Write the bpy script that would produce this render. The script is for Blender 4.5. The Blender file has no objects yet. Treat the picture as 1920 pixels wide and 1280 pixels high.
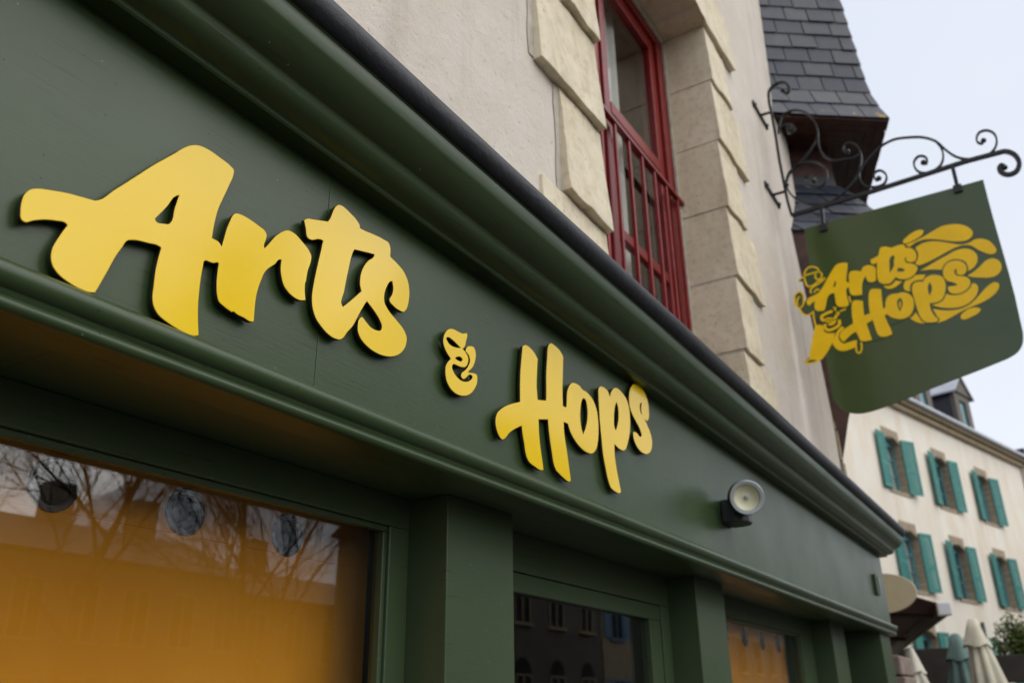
import bpy, bmesh, math, random
from mathutils import Vector, Matrix, noise
random.seed(7)
CAM_RIGHT=(0.5276586, -0.8493641, -0.0125322)
CAM_UP=(-0.3301801, -0.2186694, 0.91824)
CAM_BACK=(-0.7826605, -0.4803794, -0.395826)
LENS=30.6660
ARTS_A=[[(.5328,2.3112),(.5322,2.3146),(.5318,2.3181),(.5316,2.3215),(.5316,2.3249),(.5317,2.3285),(.532,2.3321),(.5326,2.3357),(.5336,2.3391),(.5349,2.342),(.5364,2.3449),(.5382,2.3476),(.5403,2.35),(.5421,2.3516),(.5441,2.353),(.5462,2.3544),(.5483,2.3556),(.5527,2.3579),(.5573,2.3597),(.562,2.3614),(.5668,2.3631),(.5738,2.3656),(.5808,2.3681),(.588,2.3704),(.5951,2.3725),(.6006,2.3739),(.606,2.3751),(.6115,2.3763),(.6169,2.3775),(.6215,2.3786),(.626,2.3796),(.6306,2.3807),(.6351,2.3817),(.6365,2.3826),(.6378,2.3835),(.6391,2.3845),(.6404,2.3854),(.6464,2.3915),(.6514,2.3987),(.656,2.4063),(.6607,2.4136),(.667,2.4223),(.6733,2.4309),(.6796,2.4395),(.6858,2.4481),(.6958,2.462),(.7057,2.4759),(.7156,2.4897),(.7258,2.5033),(.733,2.5125),(.7402,2.5216),(.7475,2.5307),(.7547,2.5398),(.7591,2.5458),(.7634,2.5518),(.7678,2.5577),(.7726,2.5633),(.7753,2.5661),(.778,2.569),(.7809,2.5717),(.7839,2.5742),(.7875,2.5768),(.7913,2.5793),(.7953,2.5815),(.7994,2.5833),(.8039,2.5846),(.8086,2.5855),(.8134,2.5861),(.8182,2.5865),(.8251,2.5867),(.8321,2.5864),(.8391,2.5858),(.8461,2.5851),(.8524,2.5846),(.8587,2.584),(.865,2.5831),(.8709,2.5814),(.8731,2.5807),(.8754,2.5799),(.8774,2.579),(.8789,2.5776),(.8796,2.5757),(.8797,2.5734),(.8796,2.5708),(.8794,2.5684),(.8787,2.5613),(.877,2.5543),(.8749,2.5473),(.8729,2.5403),(.8708,2.5321),(.8685,2.5239),(.8661,2.5157),(.8638,2.5075),(.8621,2.5017),(.8604,2.4959),(.8588,2.49),(.8575,2.4842),(.8562,2.4775),(.8553,2.4707),(.8545,2.464),(.8538,2.4572),(.8532,2.4484),(.8528,2.4396),(.8526,2.4307),(.8523,2.4219),(.8567,2.4219),(.8611,2.4221),(.8654,2.4219),(.8691,2.4205),(.8707,2.4193),(.8722,2.4178),(.8736,2.4162),(.8751,2.4146),(.8757,2.4191),(.8763,2.4235),(.877,2.428),(.8776,2.4324),(.8783,2.4379),(.879,2.4433),(.8798,2.4488),(.8807,2.4542),(.8817,2.4588),(.8829,2.4634),(.8841,2.468),(.8854,2.4726),(.8865,2.4766),(.8876,2.4806),(.8889,2.4844),(.8907,2.488),(.8917,2.4895),(.8929,2.4911),(.8941,2.4925),(.8955,2.4937),(.8979,2.4951),(.9007,2.4961),(.9037,2.4968),(.9066,2.4974),(.9115,2.4981),(.9166,2.4983),(.9217,2.4983),(.9268,2.4981),(.9329,2.4978),(.9391,2.4972),(.9452,2.4964),(.9513,2.4953),(.9557,2.4948),(.9601,2.4943),(.9643,2.4933),(.9677,2.4913),(.9687,2.4903),(.9696,2.4892),(.9705,2.4881),(.9711,2.4869),(.9717,2.4844),(.9716,2.4816),(.9712,2.4788),(.9708,2.476),(.9699,2.4718),(.9685,2.4676),(.9676,2.4635),(.9684,2.4597),(.9688,2.459),(.9694,2.4583),(.97,2.4576),(.9705,2.4568),(.9727,2.4604),(.9749,2.4639),(.9771,2.4675),(.9793,2.471),(.9829,2.4771),(.9865,2.4832),(.9901,2.4893),(.9942,2.495),(.9979,2.4998),(1.0018,2.5044),(1.0059,2.5088),(1.0103,2.5129),(1.0127,2.515),(1.0152,2.5171),(1.0178,2.519),(1.0206,2.5205),(1.0241,2.5218),(1.0278,2.5226),(1.0317,2.523),(1.0354,2.5231),(1.0415,2.5224),(1.0476,2.5206),(1.0536,2.5182),(1.0594,2.5157),(1.0649,2.5134),(1.0704,2.511),(1.0756,2.5082),(1.0803,2.5048),(1.0826,2.5028),(1.0849,2.5006),(1.087,2.4983),(1.0884,2.4958),(1.0891,2.4929),(1.0892,2.4897),(1.0889,2.4864),(1.0886,2.4832),(1.0877,2.4778),(1.0861,2.4724),(1.0845,2.4671),(1.0831,2.4617),(1.0825,2.4576),(1.0819,2.4535),(1.0815,2.4493),(1.0811,2.4452),(1.0809,2.4424),(1.0807,2.4396),(1.0806,2.4368),(1.0804,2.434),(1.0799,2.4334),(1.0794,2.4328),(1.0789,2.4322),(1.0784,2.4316),(1.0786,2.4271),(1.0788,2.4226),(1.0791,2.4181),(1.0796,2.4137),(1.0804,2.4092),(1.0814,2.4048),(1.0825,2.4004),(1.0836,2.396),(1.0802,2.3945),(1.0769,2.3928),(1.0736,2.3913),(1.0701,2.3902),(1.0664,2.3896),(1.0627,2.3894),(1.0589,2.3895),(1.0551,2.3898),(1.0507,2.3905),(1.0463,2.3915),(1.0419,2.3929),(1.0378,2.3947),(1.0346,2.3964),(1.0314,2.3983),(1.0284,2.4006),(1.0258,2.403),(1.0233,2.4063),(1.0212,2.4099),(1.0194,2.4137),(1.0178,2.4176),(1.0164,2.4215),(1.0152,2.4256),(1.0143,2.4297),(1.0136,2.4338),(1.0132,2.4383),(1.0132,2.4429),(1.0134,2.4474),(1.0135,2.452),(1.0128,2.452),(1.012,2.452),(1.0113,2.4519),(1.0106,2.4519),(1.0066,2.4497),(1.0036,2.4455),(1.001,2.4404),(.9981,2.4359),(.995,2.4326),(.9918,2.4294),(.9886,2.4262),(.9856,2.4228),(.9832,2.4197),(.9808,2.4166),(.9787,2.4133),(.9768,2.41),(.9748,2.4055),(.9732,2.4008),(.9719,2.396),(.9706,2.3912),(.969,2.3856),(.9675,2.3799),(.9662,2.3743),(.9651,2.3685),(.9643,2.3633),(.9636,2.3581),(.9632,2.3529),(.9629,2.3476),(.9628,2.3427),(.9629,2.3378),(.963,2.3329),(.9632,2.328),(.9634,2.3223),(.9637,2.3167),(.964,2.3111),(.9643,2.3054),(.963,2.3047),(.9617,2.3039),(.9604,2.3032),(.959,2.3026),(.9547,2.3018),(.9501,2.3023),(.9454,2.3032),(.9408,2.3039),(.9363,2.3039),(.9317,2.3039),(.9272,2.3041),(.9229,2.3051),(.922,2.3054),(.9212,2.3058),(.9203,2.3061),(.9195,2.3065),(.9185,2.3064),(.9175,2.3064),(.9166,2.3062),(.9158,2.3059),(.9153,2.3054),(.9149,2.3048),(.9146,2.3042),(.9142,2.3036),(.9095,2.3046),(.9049,2.3055),(.9002,2.3066),(.8957,2.3079),(.8926,2.3089),(.8895,2.3098),(.8866,2.311),(.8841,2.3127),(.8823,2.3151),(.8809,2.3179),(.8797,2.321),(.8787,2.324),(.8776,2.3277),(.8768,2.3314),(.8761,2.3352),(.8755,2.339),(.8748,2.3443),(.8743,2.3496),(.874,2.3549),(.8738,2.3603),(.8736,2.3655),(.8736,2.3707),(.8737,2.3759),(.8737,2.381),(.8729,2.3813),(.8721,2.3815),(.8713,2.3817),(.8705,2.3818),(.8686,2.3813),(.8669,2.38),(.8652,2.3785),(.8634,2.3772),(.8577,2.3759),(.851,2.3756),(.8455,2.3746),(.8431,2.3713),(.8431,2.3711),(.8431,2.3709),(.8431,2.3707),(.8431,2.3705),(.8427,2.3632),(.8423,2.3559),(.842,2.3486),(.8418,2.3413),(.8418,2.3348),(.8419,2.3282),(.8421,2.3217),(.8423,2.3151),(.8427,2.308),(.8431,2.3008),(.8436,2.2937),(.8444,2.2866),(.8452,2.2805),(.8461,2.2744),(.8472,2.2684),(.8482,2.2623),(.8494,2.2562),(.8507,2.2501),(.852,2.2439),(.8533,2.2378),(.852,2.237),(.8507,2.2361),(.8494,2.2353),(.8481,2.2346),(.8448,2.2334),(.8414,2.2327),(.8379,2.2322),(.8344,2.2318),(.8292,2.2317),(.8239,2.232),(.8186,2.2327),(.8134,2.2334),(.8081,2.2341),(.8028,2.2349),(.7976,2.236),(.7924,2.2372),(.7873,2.2385),(.7823,2.2399),(.7774,2.2417),(.7729,2.2441),(.7702,2.2462),(.7675,2.2486),(.7651,2.2512),(.763,2.254),(.7617,2.2565),(.7606,2.2591),(.7597,2.2619),(.7589,2.2646),(.7577,2.2705),(.7573,2.2765),(.7571,2.2825),(.7569,2.2886),(.7564,2.2963),(.756,2.3041),(.7558,2.3118),(.7557,2.3196),(.7562,2.3291),(.7569,2.3387),(.7579,2.3483),(.7588,2.3579),(.7577,2.3582),(.7566,2.3585),(.7556,2.3588),(.7545,2.3591),(.7497,2.3592),(.7449,2.3582),(.74,2.3567),(.7352,2.3554),(.7281,2.3539),(.721,2.3524),(.7141,2.3505),(.7075,2.3478),(.7053,2.3467),(.703,2.3455),(.7008,2.3442),(.699,2.3427),(.6967,2.3396),(.6951,2.3359),(.6937,2.3319),(.6924,2.328),(.6899,2.322),(.6875,2.316),(.6852,2.3099),(.6831,2.3037),(.6815,2.2982),(.6799,2.2925),(.6784,2.2869),(.6769,2.2813),(.6751,2.2753),(.6733,2.2693),(.6715,2.2633),(.6697,2.2573),(.6681,2.2523),(.6666,2.2472),(.665,2.2422),(.6634,2.2372),(.6618,2.2364),(.6602,2.2357),(.6585,2.235),(.6568,2.2344),(.6528,2.2335),(.6486,2.2331),(.6443,2.233),(.6401,2.2331),(.6351,2.2334),(.6301,2.234),(.6251,2.2349),(.6202,2.236),(.616,2.2371),(.6119,2.2384),(.6079,2.2399),(.6041,2.2418),(.6013,2.2435),(.5986,2.2454),(.596,2.2476),(.5938,2.2499),(.5921,2.2526),(.5906,2.2555),(.5894,2.2586),(.5885,2.2617),(.5878,2.2651),(.5875,2.2686),(.5875,2.2721),(.5877,2.2756),(.5883,2.2801),(.5894,2.2846),(.5907,2.2891),(.592,2.2935),(.5943,2.3007),(.5967,2.3077),(.5993,2.3148),(.6018,2.3218),(.6011,2.3222),(.6004,2.3226),(.5997,2.323),(.599,2.3234),(.5954,2.3239),(.5915,2.323),(.5876,2.3215),(.5838,2.3201),(.5794,2.3187),(.575,2.317),(.5707,2.3151),(.5665,2.3131),(.563,2.3111),(.5595,2.309),(.5561,2.3068),(.5527,2.3046),(.5499,2.3022),(.5472,2.2995),(.5445,2.2974),(.5415,2.2967),(.5405,2.2968),(.5394,2.2971),(.5384,2.2975),(.5374,2.298),(.5353,2.3003),(.5341,2.3037),(.5334,2.3076)],[(.7759,2.4673),(.7748,2.4666),(.7738,2.4658),(.7727,2.4651),(.7717,2.4643),(.7665,2.4582),(.763,2.4507),(.7601,2.4426),(.7567,2.4348),(.7525,2.4268),(.7481,2.4189),(.7437,2.411),(.7394,2.403),(.7397,2.4024),(.7399,2.4016),(.7402,2.401),(.7405,2.4003),(.7446,2.3982),(.7505,2.3996),(.7573,2.4025),(.7636,2.4047),(.7645,2.4056),(.7655,2.4064),(.7664,2.4073),(.7672,2.4082),(.7705,2.4148),(.7714,2.4227),(.7713,2.4311),(.7717,2.4392),(.7727,2.4463),(.7738,2.4533),(.7748,2.4603)]]
ARTS_T=[[(1.061,2.5633),(1.0618,2.5644),(1.0627,2.5655),(1.0636,2.5666),(1.0645,2.5677),(1.0703,2.5722),(1.0773,2.5753),(1.0847,2.5777),(1.092,2.5804),(1.1004,2.5838),(1.1089,2.5871),(1.1174,2.5903),(1.1259,2.5935),(1.1273,2.5957),(1.1287,2.5979),(1.13,2.6002),(1.1313,2.6024),(1.1338,2.6084),(1.1357,2.6147),(1.1374,2.621),(1.1395,2.6272),(1.1411,2.6311),(1.1426,2.635),(1.1444,2.6387),(1.1467,2.642),(1.1485,2.6441),(1.1504,2.646),(1.1525,2.6477),(1.1548,2.6491),(1.1568,2.6499),(1.1589,2.6504),(1.1612,2.6509),(1.1634,2.6512),(1.1696,2.6513),(1.1758,2.6504),(1.1821,2.6489),(1.1883,2.6473),(1.1943,2.6459),(1.2004,2.6444),(1.2062,2.6425),(1.2117,2.6399),(1.2145,2.6383),(1.2173,2.6367),(1.2198,2.6348),(1.2215,2.6324),(1.2221,2.631),(1.2224,2.6294),(1.2227,2.6277),(1.223,2.6261),(1.2251,2.6262),(1.2272,2.6264),(1.2292,2.6265),(1.2313,2.6267),(1.2395,2.6277),(1.2476,2.6291),(1.2557,2.6307),(1.2639,2.632),(1.2735,2.6335),(1.2831,2.6348),(1.2928,2.6359),(1.3024,2.6364),(1.307,2.6367),(1.3118,2.6372),(1.3162,2.6371),(1.3199,2.6356),(1.3216,2.634),(1.3231,2.6319),(1.3244,2.6296),(1.3255,2.6273),(1.327,2.622),(1.3272,2.6162),(1.327,2.6103),(1.327,2.6044),(1.3328,2.603),(1.3386,2.6017),(1.3444,2.6003),(1.3501,2.5987),(1.3569,2.5967),(1.3638,2.5946),(1.3704,2.592),(1.3764,2.5886),(1.3812,2.5848),(1.3857,2.5804),(1.3897,2.5755),(1.393,2.5703),(1.3954,2.5651),(1.3973,2.5594),(1.3986,2.5535),(1.3995,2.5477),(1.4,2.5413),(1.3998,2.5348),(1.3992,2.5284),(1.3983,2.522),(1.3973,2.5162),(1.396,2.5105),(1.3943,2.5049),(1.3918,2.4998),(1.3898,2.4967),(1.3875,2.4937),(1.385,2.491),(1.3822,2.4889),(1.3788,2.4876),(1.375,2.4869),(1.371,2.4866),(1.3672,2.4865),(1.3615,2.4865),(1.3557,2.4871),(1.35,2.4882),(1.3445,2.4897),(1.3413,2.4905),(1.3379,2.4914),(1.3349,2.4927),(1.3329,2.4947),(1.3324,2.4959),(1.3321,2.4972),(1.3318,2.4986),(1.3315,2.5),(1.3339,2.5039),(1.3363,2.5078),(1.3386,2.5118),(1.3403,2.5159),(1.3414,2.5195),(1.3423,2.5234),(1.3428,2.5272),(1.3428,2.531),(1.3422,2.535),(1.341,2.5389),(1.3396,2.5428),(1.3383,2.5468),(1.3371,2.5463),(1.3359,2.5458),(1.3346,2.5453),(1.3335,2.5447),(1.329,2.541),(1.3255,2.536),(1.3226,2.5304),(1.3201,2.5249),(1.3181,2.5205),(1.3164,2.516),(1.315,2.5113),(1.314,2.5067),(1.3134,2.5011),(1.3133,2.4954),(1.3139,2.4898),(1.3156,2.4849),(1.318,2.4815),(1.3213,2.4784),(1.3249,2.4756),(1.3285,2.4729),(1.3356,2.4686),(1.3432,2.4653),(1.3511,2.4623),(1.3589,2.459),(1.3656,2.4561),(1.3724,2.4534),(1.3789,2.4503),(1.3847,2.4463),(1.3879,2.4434),(1.391,2.4402),(1.3937,2.4367),(1.3956,2.4331),(1.3966,2.4281),(1.3965,2.4227),(1.3956,2.4172),(1.3942,2.412),(1.3919,2.4061),(1.3886,2.4004),(1.3847,2.3951),(1.3805,2.3902),(1.3748,2.3847),(1.3684,2.3799),(1.3616,2.3756),(1.3546,2.3719),(1.3479,2.3689),(1.3409,2.3663),(1.3338,2.3643),(1.3266,2.3626),(1.3186,2.3612),(1.3104,2.3603),(1.3023,2.36),(1.2941,2.3602),(1.2871,2.3607),(1.2801,2.3617),(1.2732,2.3631),(1.2665,2.365),(1.261,2.3669),(1.2554,2.369),(1.2502,2.3717),(1.2456,2.3751),(1.2429,2.3779),(1.2403,2.381),(1.2382,2.3843),(1.2366,2.3878),(1.2359,2.3908),(1.2355,2.3939),(1.2355,2.3971),(1.2355,2.4003),(1.2357,2.4038),(1.236,2.4075),(1.2367,2.4109),(1.2379,2.4141),(1.2397,2.4171),(1.242,2.4201),(1.2446,2.4225),(1.2473,2.4236),(1.2498,2.4232),(1.2524,2.4218),(1.255,2.42),(1.2577,2.4185),(1.2623,2.4162),(1.2669,2.414),(1.2716,2.4121),(1.2765,2.4108),(1.281,2.4103),(1.2857,2.4101),(1.2904,2.4104),(1.2949,2.4111),(1.2987,2.4119),(1.3025,2.4128),(1.306,2.4141),(1.3086,2.4162),(1.3097,2.4183),(1.3106,2.4207),(1.3111,2.4232),(1.3112,2.4256),(1.3102,2.4292),(1.308,2.4326),(1.3051,2.4359),(1.3022,2.4389),(1.2989,2.442),(1.2951,2.4448),(1.2912,2.4473),(1.2873,2.4499),(1.2803,2.454),(1.2731,2.4578),(1.2657,2.4614),(1.2584,2.4651),(1.2564,2.4618),(1.2544,2.4585),(1.2524,2.4552),(1.2504,2.4518),(1.2464,2.4447),(1.2425,2.4374),(1.2387,2.4301),(1.2349,2.4227),(1.2313,2.4152),(1.2278,2.4075),(1.2241,2.4),(1.22,2.3928),(1.2164,2.3877),(1.2124,2.3827),(1.2084,2.3778),(1.2046,2.3728),(1.2019,2.3685),(1.1994,2.3641),(1.1967,2.3599),(1.1934,2.3561),(1.1916,2.3545),(1.1897,2.3529),(1.1877,2.3514),(1.1856,2.3502),(1.1828,2.3491),(1.1797,2.3483),(1.1766,2.3477),(1.1735,2.3474),(1.1684,2.3471),(1.1632,2.3473),(1.158,2.348),(1.1529,2.3491),(1.1475,2.3507),(1.1422,2.3528),(1.137,2.3553),(1.1319,2.358),(1.1274,2.3606),(1.1229,2.3633),(1.1186,2.3663),(1.1149,2.3698),(1.1121,2.3731),(1.1096,2.3767),(1.1074,2.3805),(1.1054,2.3844),(1.1032,2.3904),(1.1016,2.3968),(1.1006,2.4033),(1.0999,2.4098),(1.0997,2.4169),(1.1001,2.4241),(1.1007,2.4312),(1.1015,2.4384),(1.1026,2.4485),(1.104,2.4586),(1.1055,2.4687),(1.107,2.4788),(1.1088,2.4901),(1.1107,2.5014),(1.1126,2.5128),(1.1144,2.5241),(1.1151,2.529),(1.1158,2.5338),(1.1166,2.5387),(1.1173,2.5435),(1.1155,2.5435),(1.1138,2.5436),(1.112,2.5436),(1.1103,2.5435),(1.1023,2.5407),(1.0948,2.5356),(1.0874,2.5308),(1.0795,2.5292),(1.0782,2.5294),(1.0768,2.5296),(1.0755,2.5298),(1.0742,2.5302),(1.0714,2.533),(1.0698,2.5373),(1.0689,2.5424),(1.0676,2.5471),(1.0659,2.5511),(1.0643,2.5552),(1.0626,2.5592)],[(1.2098,2.5674),(1.226,2.5719),(1.2422,2.5765),(1.2584,2.581),(1.2746,2.5855),(1.2742,2.584),(1.2737,2.5824),(1.2733,2.5808),(1.2727,2.5793),(1.2694,2.5741),(1.2647,2.5697),(1.2597,2.5655),(1.2553,2.5609),(1.2506,2.5543),(1.2462,2.5474),(1.2423,2.5403),(1.2391,2.5329),(1.2371,2.5269),(1.2353,2.5208),(1.2341,2.5145),(1.2335,2.5083),(1.2334,2.5042),(1.2335,2.5001),(1.234,2.496),(1.2348,2.4921),(1.2358,2.4892),(1.2371,2.4864),(1.2385,2.4836),(1.2398,2.4808),(1.2336,2.4736),(1.2273,2.4664),(1.221,2.4593),(1.2147,2.4522),(1.2082,2.445),(1.2016,2.4379),(1.195,2.4308),(1.1883,2.4237),(1.1874,2.4241),(1.1865,2.4245),(1.1856,2.425),(1.1848,2.4255),(1.1813,2.4315),(1.1826,2.4402),(1.1857,2.4499),(1.188,2.4591),(1.1897,2.4724),(1.1917,2.4856),(1.1938,2.4988),(1.1961,2.512),(1.198,2.5233),(1.1998,2.5347),(1.2021,2.5459),(1.2054,2.5568),(1.2064,2.5595),(1.2076,2.5621),(1.2087,2.5648)]]
AMP=[[(1.5349,2.4814),(1.5365,2.4869),(1.5387,2.4922),(1.5415,2.4971),(1.5457,2.5025),(1.5506,2.5073),(1.5561,2.5114),(1.5608,2.514),(1.5659,2.5161),(1.571,2.5177),(1.5791,2.5189),(1.5873,2.5189),(1.5956,2.5191),(1.6019,2.5196),(1.6082,2.5201),(1.6143,2.5213),(1.6203,2.5236),(1.6261,2.5265),(1.632,2.5294),(1.6325,2.5273),(1.633,2.5252),(1.6333,2.5232),(1.6326,2.5179),(1.6306,2.5128),(1.6284,2.5076),(1.6265,2.5005),(1.6245,2.4935),(1.6212,2.4874),(1.6187,2.4849),(1.6159,2.4826),(1.6131,2.4803),(1.6177,2.4789),(1.6222,2.4775),(1.6264,2.4756),(1.6306,2.4729),(1.6346,2.4696),(1.6373,2.4658),(1.6384,2.4608),(1.6381,2.4553),(1.6368,2.4502),(1.6341,2.4451),(1.6302,2.4406),(1.6257,2.4368),(1.6199,2.4337),(1.6133,2.4316),(1.6066,2.4302),(1.6006,2.4297),(1.5944,2.4297),(1.5883,2.4294),(1.5833,2.4289),(1.5784,2.4283),(1.5745,2.4263),(1.5727,2.424),(1.5712,2.4213),(1.5705,2.4186),(1.5715,2.4144),(1.5745,2.4104),(1.578,2.4069),(1.5825,2.4035),(1.5877,2.401),(1.5932,2.3991),(1.5988,2.3974),(1.6045,2.3963),(1.6103,2.3959),(1.6176,2.3964),(1.6249,2.3978),(1.6319,2.4),(1.6386,2.4027),(1.645,2.4061),(1.6506,2.4105),(1.6538,2.4134),(1.6567,2.4166),(1.6575,2.4196),(1.6563,2.4213),(1.6544,2.423),(1.6523,2.4241),(1.6487,2.424),(1.6448,2.4224),(1.641,2.4204),(1.635,2.4157),(1.6297,2.4097),(1.6237,2.405),(1.6213,2.4038),(1.6188,2.4027),(1.6163,2.4023),(1.6134,2.4031),(1.6106,2.4047),(1.6089,2.4067),(1.6088,2.4092),(1.6099,2.4122),(1.6112,2.415),(1.615,2.4196),(1.6202,2.4232),(1.6252,2.4271),(1.6309,2.4329),(1.6362,2.439),(1.6407,2.4457),(1.6432,2.45),(1.6453,2.4546),(1.6462,2.4591),(1.6456,2.4633),(1.6439,2.4675),(1.6416,2.4712),(1.6373,2.4744),(1.6318,2.4765),(1.6263,2.4787),(1.6276,2.4822),(1.6289,2.4856),(1.6306,2.4888),(1.635,2.4931),(1.6405,2.4965),(1.6464,2.4991),(1.6519,2.5011),(1.6576,2.5025),(1.6625,2.502),(1.6658,2.4993),(1.6685,2.4952),(1.6704,2.4909),(1.6714,2.4845),(1.6707,2.4776),(1.6693,2.4708),(1.6667,2.4627),(1.6629,2.455),(1.6585,2.4477),(1.6502,2.4389),(1.6408,2.4308),(1.6378,2.4263),(1.6427,2.427),(1.6513,2.4298),(1.6599,2.4319),(1.6658,2.4328),(1.6717,2.4333),(1.676,2.4321),(1.6781,2.4277),(1.6785,2.4214),(1.678,2.4153),(1.6758,2.4073),(1.6716,2.3997),(1.6666,2.3926),(1.6611,2.3857),(1.6547,2.3793),(1.6478,2.3736),(1.641,2.3692),(1.6337,2.3654),(1.6262,2.3623),(1.6164,2.3591),(1.6061,2.357),(1.5959,2.3562),(1.5867,2.3565),(1.5775,2.358),(1.569,2.3609),(1.5622,2.3647),(1.556,2.3696),(1.551,2.3754),(1.5478,2.3815),(1.5457,2.3883),(1.5446,2.3953),(1.5445,2.4018),(1.5453,2.4083),(1.5469,2.4145),(1.5519,2.4228),(1.5588,2.4302),(1.5658,2.4376),(1.5621,2.4394),(1.5585,2.4413),(1.5549,2.4433),(1.5494,2.4472),(1.5442,2.4517),(1.5398,2.4568),(1.5375,2.4603),(1.5355,2.464),(1.5342,2.4679),(1.5337,2.4724),(1.5341,2.4769)],[(1.5449,2.4835),(1.5466,2.4858),(1.5501,2.4878),(1.5537,2.4894),(1.559,2.4902),(1.5648,2.4896),(1.5705,2.4886),(1.5771,2.4875),(1.5837,2.4858),(1.5902,2.4841),(1.5956,2.4827),(1.6009,2.4813),(1.6063,2.4798),(1.601,2.4781),(1.5957,2.4764),(1.5904,2.475),(1.5843,2.4736),(1.5783,2.4725),(1.5722,2.472),(1.5659,2.4722),(1.5597,2.473),(1.5541,2.4751),(1.55,2.4776),(1.5463,2.4806)],[(1.5831,2.4446),(1.5846,2.447),(1.5891,2.4503),(1.5939,2.4529),(1.5989,2.4548),(1.6043,2.4558),(1.6092,2.4551),(1.6113,2.4541),(1.6132,2.4528),(1.6143,2.4514),(1.6136,2.4496),(1.6116,2.4476),(1.6094,2.4459),(1.6048,2.444),(1.5995,2.4434),(1.5941,2.4434),(1.5898,2.4435),(1.5855,2.4438)]]
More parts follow.
